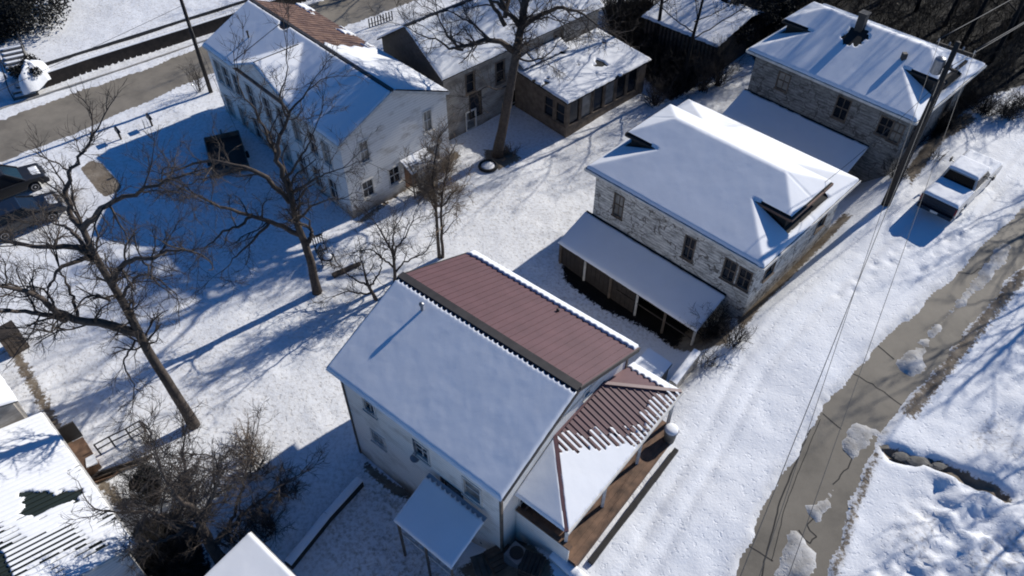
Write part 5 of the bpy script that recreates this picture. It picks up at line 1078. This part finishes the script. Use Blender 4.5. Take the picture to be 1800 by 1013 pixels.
shrub('small brush by the far end of the green lean-to beside the parked cars', (120, 360), 1.7, .8, 26, M['twig_brown'])
for i, (x, y) in enumerate(((1730, 200), (1770, 205), (1800, 190), (1700, 185))):
    shrub(('dark hedge brush by the snowy bank above the pickup, nearest the far hipped house', 'dark hedge brush by the snowy bank above the pickup, second from the house', 'dark hedge brush by the snowy bank above the pickup, at the picture edge', 'dark brush behind the hedge, tight against the far hipped house')[(1, 2, 3, 0)[i] if i < 3 else 0] if False else ('dark brush in the row above the pickup, second from the far hipped house', 'dark brush in the row above the pickup, third from the far hipped house', 'dark brush in the row above the pickup, farthest from the far hipped house', 'dark brush in the row above the pickup, closest to the far hipped house')[i], (x, y), 1.7, .9, 44, M['twig_dark'], 'brush row above the pickup', k2=6)
# bare woodland trees
def wild(label, b, h, group, mats=('bark', 'twig'), r=.22, nl=9, lean=(0, 0), k2=5, k3=4, name='bare_tree', dens=1.4):
    b = np.array(b, float); tp = b + np.array([lean[0] * h, lean[1] * h, h]); L = [(np.array([b - [0, 0, .4], b + (tp - b) * .35 + RNG.normal(0, .15, 3), b + (tp - b) * .7 + RNG.normal(0, .25, 3), tp]), r, r * .25)]
    for i in range(nl):
        t = .3 + .62 * (i + RNG.random()) / nl; s = b + (tp - b) * t; a = i * 2.4 + RNG.random(); l = h * (.5 - .28 * t) * RNG.uniform(.8, 1.2); d = np.array([math.cos(a), math.sin(a), .55 + .4 * t])
        L.append((np.array([s, s + d * l * .45, s + d * l * .8 + [0, 0, l * .08], s + d * l + [0, 0, l * .2]]), r * .4 * (1.1 - t), .02))
    return tree(name, label, b, L, dens=dens, l1=(h * .09, h * .2), l2=(h * .05, h * .11), l3=(h * .03, h * .06), k2=k2, k3=k3, group=group, wood=M[mats[0]], twig=M[mats[1]], r3=.008)
spots = [(1085, 60, 14), (1115, 20, 17), (1150, 95, 13), (1200, 150, 10), (1165, 30, 16), (1330, 40, 7), (1385, -10, 11), (1470, -30, 12), (1550, 5, 14), (1610, 20, 16), (1660, 45, 14), (1720, 30, 17), (1770, 70, 12), (1740, 110, 10), (1800, 20, 13), (1820, 110, 10), (1690, 80, 14), (1850, 60, 12), (1590, -20, 15), (1240, -30, 12), (1040, -30, 15)]
WL = 'bare dark woodland tree in the shadowy gully beyond the far houses'
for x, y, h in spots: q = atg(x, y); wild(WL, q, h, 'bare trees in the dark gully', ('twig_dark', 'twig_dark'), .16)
mb = MB(); N = 2200; XY = []
while len(XY) < N:
    p = WOOD_SHADE[0] if RNG.random() < .35 else WOOD_SHADE[1]; p = np.array(p); q = p.min(0) + (p.max(0) - p.min(0)) * RNG.random(2)
    if sdpoly(q[0], q[1], p) > -.1 and np.hypot(*q) < 95: XY.append(q)
XY = np.array(XY); S = np.c_[XY, gz(XY[:, 0], XY[:, 1]) - .2]; P, Q = grow(S, np.c_[RNG.normal(0, .45, (N, 2)), np.ones(N)], RNG.uniform(.9, 3.2, N), np.full(N, .03), 6, .2, .02); mb.tubes(P, Q, 3)
P2, Q2 = grow(*offspring(P, Q, 6, .4, 1.1, .6, (.3, 1), .1, .01), 5, .3, .03); mb.tubes(P2, Q2, 3); P3, Q3 = grow(*offspring(P2, Q2, 4, .2, .6, .6, (.3, 1), .1, .009), 4, .3, .02); mb.tubes(P3, Q3, 3)
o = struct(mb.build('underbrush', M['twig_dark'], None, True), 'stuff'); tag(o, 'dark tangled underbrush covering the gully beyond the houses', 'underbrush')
# trees whose shadows fall into the picture from just outside it
for i, (p, h, ln) in enumerate((((33.5, 30.5), 8.5, (-.05, 0)), ((29.5, 21.5), 8, (0, 0)), ((37, 38), 8.5, (0, 0)))):
    wild(('tall bare tree outside the right edge, its shadow webbing the snowy bank', 'bare tree below it outside the right edge beyond the dark ditch', 'bare tree outside the upper right edge by the lane')[i], (*p, G(*p)), h, None, r=.24, lean=ln, nl=11)
for i, (p, h) in enumerate((((4, 66), 13), ((-4, 71), 13), ((12, 70), 12))): wild(('bare tree behind the middle of the long grey house', 'bare tree behind the road end of the long grey house', 'bare tree behind the gully end of the long grey house')[i], (*p, G(*p)), h, None, r=.22)
def evergreen(label, b, r, h, n=5200, leaf=.11, name='evergreen_bush', lobes=14):
    b = np.array(b, float); t = thing(name, label, 'bush', b); mb = MB(); mb.tube([b - [0, 0, .3], b + [0, 0, h * .5]], [.12, .05], 7); mb.build('trunk', M['bark'], t)
    c = np.c_[RNG.normal(0, .45 * r, (lobes, 2)), RNG.uniform(.25, .8, lobes) * h]; R0 = RNG.uniform(.28, .55, lobes) * r
    i = RNG.integers(0, lobes, n); d = unit(RNG.normal(0, 1, (n, 3))); p = b + c[i] + d * (R0[i] * RNG.uniform(.45, 1.1, n))[:, None] * np.array([1, 1, .8]); p[:, 2] = np.maximum(p[:, 2], b[2] + .05)
    a = unit(RNG.normal(0, 1, (n, 3))); q = unit(np.cross(a, RNG.normal(0, 1, (n, 3)))); s = leaf * RNG.uniform(.5, 1.3, n)[:, None]; V = np.stack([p - a * s, p + q * s * .5, p + a * s, p - q * s * .5], 1).reshape(-1, 3)
    mb = MB(); mb.add(V, np.arange(4 * n).reshape(-1, 4)); mb.build('foliage', M['evergreen'], t); return t
evergreen('large dark evergreen on the snowy lawn in the upper left corner', atg(22, 48), 4.2, 3.0, 26000, .12)
evergreen('dark evergreen overhanging the right side of the boarded outbuilding', atg(1325, 70), 2.8, 4.2, 14000, .12)
evergreen('dark ivy clad stump standing left of the dense corner tree', atg(272, 872), .55, 2.6, 2600, .12)
evergreen('dark evergreen growing against the back of the far hipped house', atg(1400, -5), 3.0, 4.5, 12000, .12)
# snow laden bush beside the outdoor steps
q = atg(62, 140); evergreen('snow laden rounded bush beside the outdoor steps', q, 1.3, 1.5, 5000, .08)
mb = MB(); Pq = []
for j in range(9):
    r_ = 1.25 * math.sin(math.pi / 2 * j / 8) ; Pq.append([(q[0] + (r_ + .2 * math.sin(3 * a)) * .7 * math.cos(a), q[1] + (r_ + .2 * math.sin(3 * a)) * 1.2 * math.sin(a), q[2] + 1.5 * math.cos(math.pi / 2 * j / 8) + .12 * math.sin(5 * a + j)) for a in np.linspace(0, 2 * math.pi, 17)])
mb.grid(np.array(Pq)[::-1]); struct(mb.build('snow_mound', M['snow'], None, True), 'stuff'); tag(bpy.data.objects['snow_mound'], 'thick snow heaped over the bush beside the outdoor steps', 'snow')
# ================================================================== UTILITY POLES AND LINES
def pole(label, b, h, r0, r1, arms):
    t = thing('utility_pole', label, 'utility pole', b); mb = MB(); mb.tube([(b[0], b[1], b[2] - .5), (b[0], b[1], b[2] + h * .5), (b[0], b[1], b[2] + h)], [r0, (r0 + r1) / 2, r1], 12); mb.build('pole', M['pole'], t, True)
    for z, l, d in arms:
        mb = MB(); d = np.array(d) / np.hypot(*d); a = (b[0] - d[0] * l, b[1] - d[1] * l, b[2] + z); c = (b[0] + d[0] * l, b[1] + d[1] * l, b[2] + z); mb.bar(a, c, .1, .12); cr = mb.build('crossarm', M['pole'], t)
        for k in (-.9, -.35, .35, .9):
            mb = MB(); mb.lathe((b[0] + d[0] * l * k, b[1] + d[1] * l * k, b[2] + z + .05), [(.03, 0), (.05, .06), (.03, .1), (.05, .14), (.02, .18)], 8); mb.build('insulator', M['grey'], cr)
    return t
bR = atg(1555, 360); hR = 9.6
tp = pole('dark utility pole with transformer beside the silver pickup at the corner of the hipped house', bR, hR, .19, .12, [(hR - .35, .9, (-.72, .69)), (hR - 1.3, .5, (-.72, .69))])
mb = MB(); c = bR + np.array([-.28, .28, hR - 1.75]); mb.lathe(tuple(c), [(.2, 0), (.25, .04), (.25, .72), (.2, .8), (.05, .86)], 16); mb.build('transformer', M['grey'], tp)
mb = MB(); mb.tube([(bR[0] + .2, bR[1] - .12, bR[2]), (bR[0] + .14, bR[1] - .1, bR[2] + hR - 2)], [.035, .035], 6); mb.build('conduit', M['black'], tp)
bL = atg(371, 163); hL = 9.5; tq = pole('thin dark utility pole on the verge at the far corner of the white house', bL, hL, .15, .1, [(hL - .4, .9, (-.66, .75))])
mb = MB(); g = atg(436, 275); mb.tube([tuple(bL + [0, 0, 5.5]), tuple(g)], [.012, .012], 4); mb.build('guy_wire', M['cable'], tq)
def wire(label, p, q, sag, r, group):
    P = [np.array(p) + (np.array(q) - np.array(p)) * t - np.array([0, 0, sag * 4 * t * (1 - t)]) for t in np.linspace(0, 1, 24)]; mb = MB(); mb.tube(P, np.full(24, r), 5); return tag(mb.build('power_line', M['cable'], None, True), label, 'power line', group)
top_ = bR + np.array([0, 0, hR]); dv = np.array([-.72, .69, 0])
for k, (off, zz, e, lb) in enumerate(((.8, -.1, (1296, 1130), 'outer overhead wire from the right pole down across the lane'), (-.8, -.1, (1345, 1130), 'inner overhead wire from the right pole down across the lane'), (.1, -1.5, (1255, 1130), 'lowest overhead wire from the right pole down along the snowy bank'))):
    wire(lb, top_ + dv * off + [0, 0, zz], at(*e, 10.8 + zz), .25, .010 if k < 2 else .014, 'wires toward the viewer')
for k, (off, zz, lb) in enumerate(((.8, -.1, 'highest wire from the right pole toward the upper right corner'), (-.8, -.1, 'middle wire from the right pole toward the upper right corner'), (.1, -1.5, 'lowest wire from the right pole toward the upper right corner'))):
    wire(lb, top_ + dv * off + [0, 0, zz], np.array([48, 54, 14.0 + zz]) + dv * off, .5, .02, 'wires toward the upper right corner')
wire('thin wire from the right pole to the eave of the near hipped house', top_ + [0, 0, -2], np.array(frC.P(1.0, 5, 6.2)), .3, .012, None)
wire('thin wire over the snowy lawn from the left pole', atY(320, 10, bL[1]), np.array([-42, 20, 7.0]), .2, .014, None)
# ================================================================== VEHICLES
def vehicle(name, label, cat, b, az, prof, arch, wd, cab, glassb, paintm, snowm=None, tail=None, wheels=(), group=None):
    """prof: side outline (a, z); cab: (bottom a0,a1,z) (top a0,a1,z) inset"""
    t = thing(name, label, cat, b, group); f = Fr(b[:2], -az); z0 = b[2]; h = wd / 2
    P = lambda a, r, z: f.P(a, r, z0 + z)
    return t, f, P, h
def bodymesh(P, prof, h, name, mat, parent, bev=.05):
    mb = MB(); n = len(prof); l = [P(a, -h, z) for a, z in prof]; r = [P(a, h, z) for a, z in prof]
    mb.add(l + r, [tuple(range(n))[::-1], tuple(range(n, 2 * n))] + [(i, (i + 1) % n, n + (i + 1) % n, n + i) for i in range(n)])
    o = mb.build(name, mat, parent); bm = o.modifiers.new('edge', 'BEVEL'); bm.width = bev; bm.segments = 2; bm.limit_method = 'ANGLE'; bm.angle_limit = R(40)
    me = o.data; import bmesh as B; q = B.new(); q.from_mesh(me); B.ops.recalc_face_normals(q, faces=q.faces); q.to_mesh(me); q.free(); return o
def archpts(c, r, z, n=8): return [(c + r * math.cos(math.pi * (1 - i / n)), z + r * math.sin(math.pi * (1 - i / n)) * .95) for i in range(n + 1)]
def wheel(P, f, a, r, parent, R0=.38):
    mb = MB(); s_ = 1 if r > 0 else -1; ax = (f.v[0] * s_, f.v[1] * s_, 0); mb.lathe(P(a, r - s_ * .24, R0 - .02), [(R0 * .7, 0), (R0, .04), (R0, .2), (R0 * .72, .24)], 22, 0, ax); w = mb.build('wheel', M['tyre'], parent, True)
    mb = MB(); mb.lathe(P(a, r - s_ * .05, R0 - .02), [(R0 * .66, 0), (R0 * .64, .055), (R0 * .2, .03), (R0 * .15, .06)], 16, 0, ax); mb.build('rim', M['rim'], w, False)
def panel(P, pts, name, mat, parent, th=.012):
    mb = MB(); mb.poly([P(*p) for p in pts]); o = mb.build(name, mat, parent); s_ = o.modifiers.new('thick', 'SOLIDIFY'); s_.thickness = th; s_.offset = 0; return o
pr_ = atg(1668, 391, .35); pl_ = atg(1611, 365, .35); mid = (pr_ + pl_) / 2; az = R(46.5); fw = np.array([math.sin(az), math.cos(az)]); g0 = G(*(mid[:2] + fw * .5)); g1 = G(*(mid[:2] + fw * 4.8))
bT = np.array([mid[0], mid[1], (g0 + g1) / 2 + .06])
t, f, P, h = vehicle('pickup_truck', 'silver pickup truck with snow filled bed parked on the snowy bank beside the utility pole', 'pickup truck', bT, az, None, None, 1.96, None, None, None)
slope = (g1 - g0) / 4.3; P0 = P; P = lambda a, r, z: P0(a, r, z + slope * (a - 2.6))
zb = .42
prof = [(.12, .5)] + [(.12, 1.18), (2.0, 1.2), (3.95, 1.14), (5.45, 1.06), (5.72, .9), (5.74, .5), (5.5, zb)] + archpts(4.72, .46, zb)[::-1] + [(1.62, zb)] + archpts(1.2, .46, zb)[::-1] + [(.3, zb)]
body = bodymesh(P, prof, h, 'body', M['silver'], t)
# cab
def frust(P, a0, a1, z0, b0, b1, z1, hb, ht): return [P(a0, -hb, z0), P(a1, -hb, z0), P(a1, hb, z0), P(a0, hb, z0)], [P(b0, -ht, z1), P(b1, -ht, z1), P(b1, ht, z1), P(b0, ht, z1)]
mb = MB(); B_, T_ = frust(P, 2.0, 4.15, 1.16, 2.18, 3.45, 1.80, .92, .78); mb.hexa(B_[::-1], T_[::-1]); cab = mb.build('cab', M['silver'], t); m_ = cab.modifiers.new('edge', 'BEVEL'); m_.width = .05; m_.segments = 2
def lerp(a, b, t): return tuple(a[i] + (b[i] - a[i]) * t for i in range(3))
def cabglass(B_, T_, i, j, nm, lo=.1, hi=.86, s0=.06, s1=.94, out=.008):
    a, b, c, d = B_[i], B_[j], T_[j], T_[i]; e = [lerp(lerp(a, b, u), lerp(d, c, u), v) for u, v in ((s0, lo), (s1, lo), (s1, hi), (s0, hi))]
    v1 = Vector(e[1]) - Vector(e[0]); v2 = Vector(e[3]) - Vector(e[0]); n = v1.cross(v2).normalized(); cen = sum((Vector(x) for x in B_ + T_), Vector()) / 8
    if n.dot(Vector(e[0]) - cen) < 0: n = -n
    mb = MB(); mb.poly([tuple(Vector(x) + n * out) for x in e]); o = mb.build(nm, M['carglass'], t); q = o.modifiers.new('thick', 'SOLIDIFY'); q.thickness = .012; q.offset = 0
cabglass(B_, T_, 3, 0, 'rear_window', .05, .9); cabglass(B_, T_, 1, 2, 'windscreen', .05, .9)
cabglass(B_, T_, 2, 3, 'side_window', .1, .86, .08, .5); cabglass(B_, T_, 2, 3, 'side_window', .1, .86, .54, .92); cabglass(B_, T_, 0, 1, 'side_window', .1, .86, .08, .48); cabglass(B_, T_, 0, 1, 'side_window', .1, .86, .52, .92)
for s_ in (-1, 1):
    mb = MB(); b0 = MB(); mb.bar(P(3.75, s_ * .95, 1.2), P(3.75, s_ * 1.16, 1.24), .05); mb.bar(P(3.72, s_ * 1.17, 1.18), P(3.72, s_ * 1.17, 1.42), .08, .2, up=(f.u[0], f.u[1], 0)); mb.build('mirror', M['black'], t)
    for a in (1.2, 4.72): wheel(P, f, a, s_ * (h - .02), t)
mb = MB(); mb.hexa([P(.085, -.9, .52), P(.115, -.9, .52), P(.115, .9, .52), P(.085, .9, .52)], [P(.085, -.9, 1.17), P(.115, -.9, 1.17), P(.115, .9, 1.17), P(.085, .9, 1.17)]); tg = mb.build('tailgate', M['darkpaint'], t)
mb = MB()
for z in (.72, .9, 1.06): mb.hexa([P(.07, -.72, z), P(.088, -.72, z), P(.088, .72, z), P(.07, .72, z)], [P(.07, -.72, z + .035), P(.088, -.72, z + .035), P(.088, .72, z + .035), P(.07, .72, z + .035)])
mb.build('tailgate_trim', M['black'], tg)
mb = MB(); mb.hexa([P(-.06, -.94, .4), P(.10, -.94, .4), P(.10, .94, .4), P(-.06, .94, .4)], [P(-.06, -.94, .6), P(.08, -.94, .6), P(.08, .94, .6), P(-.06, .94, .6)]); bp = mb.build('rear_bumper', M['darkpaint'], t)
mb = MB(); mb.hexa([P(-.08, -.2, .44), P(-.062, -.2, .44), P(-.062, .2, .44), P(-.08, .2, .44)], [P(-.08, -.2, .58), P(-.062, -.2, .58), P(-.062, .2, .58), P(-.08, .2, .58)]); mb.build('number_plate', M['trim'], bp)
mb = MB(); mb.hexa([P(5.70, -.93, .42), P(5.86, -.85, .42), P(5.86, .85, .42), P(5.70, .93, .42)], [P(5.70, -.93, .62), P(5.84, -.85, .62), P(5.84, .85, .62), P(5.70, .93, .62)]); mb.build('front_bumper', M['rim'], t)
for s_ in (-1, 1):
    a, b = sorted((s_ * .90, s_ * .975)); mb = MB(); mb.hexa([P(.075, a, .72), P(.16, a, .72), P(.16, b, .72), P(.075, b, .72)], [P(.075, a, 1.12), P(.16, a, 1.12), P(.16, b, 1.12), P(.075, b, 1.12)]); mb.build('tail_light', M['redlight'], t)
    a, b = sorted((s_ * .62, s_ * .93)); mb = MB(); mb.hexa([P(5.66, a, .74), P(5.76, a, .74), P(5.76, b, .74), P(5.66, b, .74)], [P(5.6, a, .93), P(5.74, a, .93), P(5.74, b, .93), P(5.6, b, .93)]); mb.build('headlight', M['lamp'], t)
def snowpad(P, a0, a1, r0, r1, z, th, seed, n=26, zt=None):
    A, B = np.meshgrid(np.linspace(a0, a1, n), np.linspace(r0, r1, n), indexing='ij'); e = np.minimum(np.minimum(A - a0, a1 - A), np.minimum(B - r0, r1 - B)); w = .16
    H_ = th * np.sqrt(np.clip(1 - (1 - np.clip(e / w, 0, 1)) ** 2, 0, 1)) * (.8 + .5 * fbm(A * 1.5 + seed, B * 1.5, seed)); Q = np.array([[P(A[i, j], B[i, j], (z(A[i, j]) if callable(z) else z) + H_[i, j]) for j in range(n)] for i in range(n)])
    mb = MB(); mb.grid(Q); ff = mb.f[-1]; v = mb.v[-1]
    if np.cross(v[ff[0, 1]] - v[ff[0, 0]], v[ff[0, 2]] - v[ff[0, 0]])[2] < 0: mb.f[-1] = ff[:, ::-1]
    return mb
snowpad(P, .1, 1.99, -.94, .94, 1.195, .12, 3).build('bed_snow', M['snow'], t, True); snowpad(P, 2.17, 3.6, -.8, .8, 1.802, .12, 5).build('roof_snow', M['snow'], cab, True)
snowpad(P, 3.62, 5.6, -.93, .93, lambda a: 1.16 - .055 * (a - 3.95), .12, 7).build('hood_snow', M['snow'], t, True)
mb = MB(); mb.slab([P(3.5, -.7, 1.83), P(4.05, -.82, 1.3), P(4.05, .82, 1.3), P(3.5, .7, 1.83)][::-1], .02); mb.build('windscreen_snow', M['snow'], cab)
def car(label, px, az, Lc, roof, mat):
    b = atg(*px); f = Fr(b[:2], -az); z0 = b[2]; P = lambda a, r, z: f.P(a - Lc / 2, r, z0 + z); h = .9
    t = thing('parked_car', label, 'car', b, 'cars parked at the left edge'); a1, a2 = .9, Lc - .95
    prof = [(.05, .5), (.08, .95), (.9, 1.0), (Lc - 1.3, .96), (Lc - .2, .82), (Lc, .6), (Lc - .05, .35)] + archpts(a2, .4, .33)[::-1] + archpts(a1, .4, .33)[::-1] + [(.15, .33)]
    bodymesh(P, prof, h, 'body', mat, t); B_, T_ = frust(P, .35, Lc - 1.25, .97, .75, Lc - 2.1, roof, .84, .66); mb = MB(); mb.hexa(B_[::-1], T_[::-1]); c = mb.build('cabin', M['glass'], t); m_ = c.modifiers.new('edge', 'BEVEL'); m_.width = .06; m_.segments = 2
    mb = MB(); mb.hexa(*[x[::-1] for x in frust(P, .72, Lc - 2.07, roof - .01, .78, Lc - 2.15, roof + .04, .68, .64)]); mb.build('roof_panel', mat, t)
    for i, j in ((0, 0), (1, 1), (2, 2), (3, 3)): mb = MB(); mb.bar(B_[i], T_[j], .09); mb.build('pillar', mat, t)
    for s_ in (-1, 1):
        for a in (a1, a2): wheel(P, f, a, s_ * (h - .02), t, .33)
        a, b_ = sorted((s_ * .55, s_ * .86)); mb = MB(); mb.hexa([P(Lc - .12, a, .58), P(Lc + .015, a, .58), P(Lc + .015, b_, .58), P(Lc - .12, b_, .58)], [P(Lc - .2, a, .74), P(Lc - .05, a, .74), P(Lc - .05, b_, .74), P(Lc - .2, b_, .74)]); mb.build('headlight', M['lamp'], t)
    snowpad(P, Lc - .9, Lc - .3, -.6, .5, .83, .06, 3, 12).build('hood_snow', M['snow'], t, True)
car('dark blue parked car half hidden by the big bare tree, the one nearer the yard', (48, 392), R(50), 4.5, 1.5, M['darkpaint'])
car('black parked car at the left edge, the one nearer the upper road', (18, 340), R(50), 4.6, 1.7, M['black'])
# ================================================================== LIGHT, SKY, CAMERA
SUN_AZ, SUN_EL = R(52), R(30.2)
w = bpy.data.worlds.new('World'); bpy.context.scene.world = w; w.use_nodes = True; nt = w.node_tree; bg = nt.nodes['Background']
sk = nt.nodes.new('ShaderNodeTexSky'); sk.sky_type = 'NISHITA'; sk.sun_disc = False; sk.sun_elevation = SUN_EL; sk.sun_rotation = SUN_AZ; sk.ozone_density = 3.0; sk.air_density = 1.0; sk.dust_density = .3; sk.altitude = 100
nt.links.new(mix(nt, 1.0, sk.outputs[0], (1, 1, 1)), bg.inputs[0]); bg.inputs[1].default_value = .052
for n_ in nt.nodes:
    if n_.type == 'MIX': n_.blend_type = 'MULTIPLY'; n_.inputs[0].default_value = 1; nt.links.new(sk.outputs[0], n_.inputs[6]); n_.inputs[7].default_value = (.27, .95, 1.70, 1)
sd_ = bpy.data.lights.new('Sun', 'SUN'); sd_.energy = 5.0; sd_.angle = R(.53); sd_.color = (1, .955, .88); so = bpy.data.objects.new('Sun', sd_); C.objects.link(so)
so.rotation_euler = Vector((-math.sin(SUN_AZ) * math.cos(SUN_EL), -math.cos(SUN_AZ) * math.cos(SUN_EL), -math.sin(SUN_EL))).to_track_quat('-Z', 'Y').to_euler(); so.location = (30, 30, 60)
cd = bpy.data.cameras.new('Camera'); co = bpy.data.objects.new('Camera', cd); C.objects.link(co); co.location = (0, 0, CH); co.rotation_euler = (R(90 - 46), 0, 0); cd.sensor_width = 36; cd.lens = FPX / 1800 * 36; cd.clip_end = 3000
bpy.context.scene.camera = co
vs = bpy.context.scene.view_settings; vs.view_transform = 'Standard'; vs.look = 'None'; vs.gamma = 1; vs.exposure = .10
bpy.context.scene.cycles.filter_width = 1.9
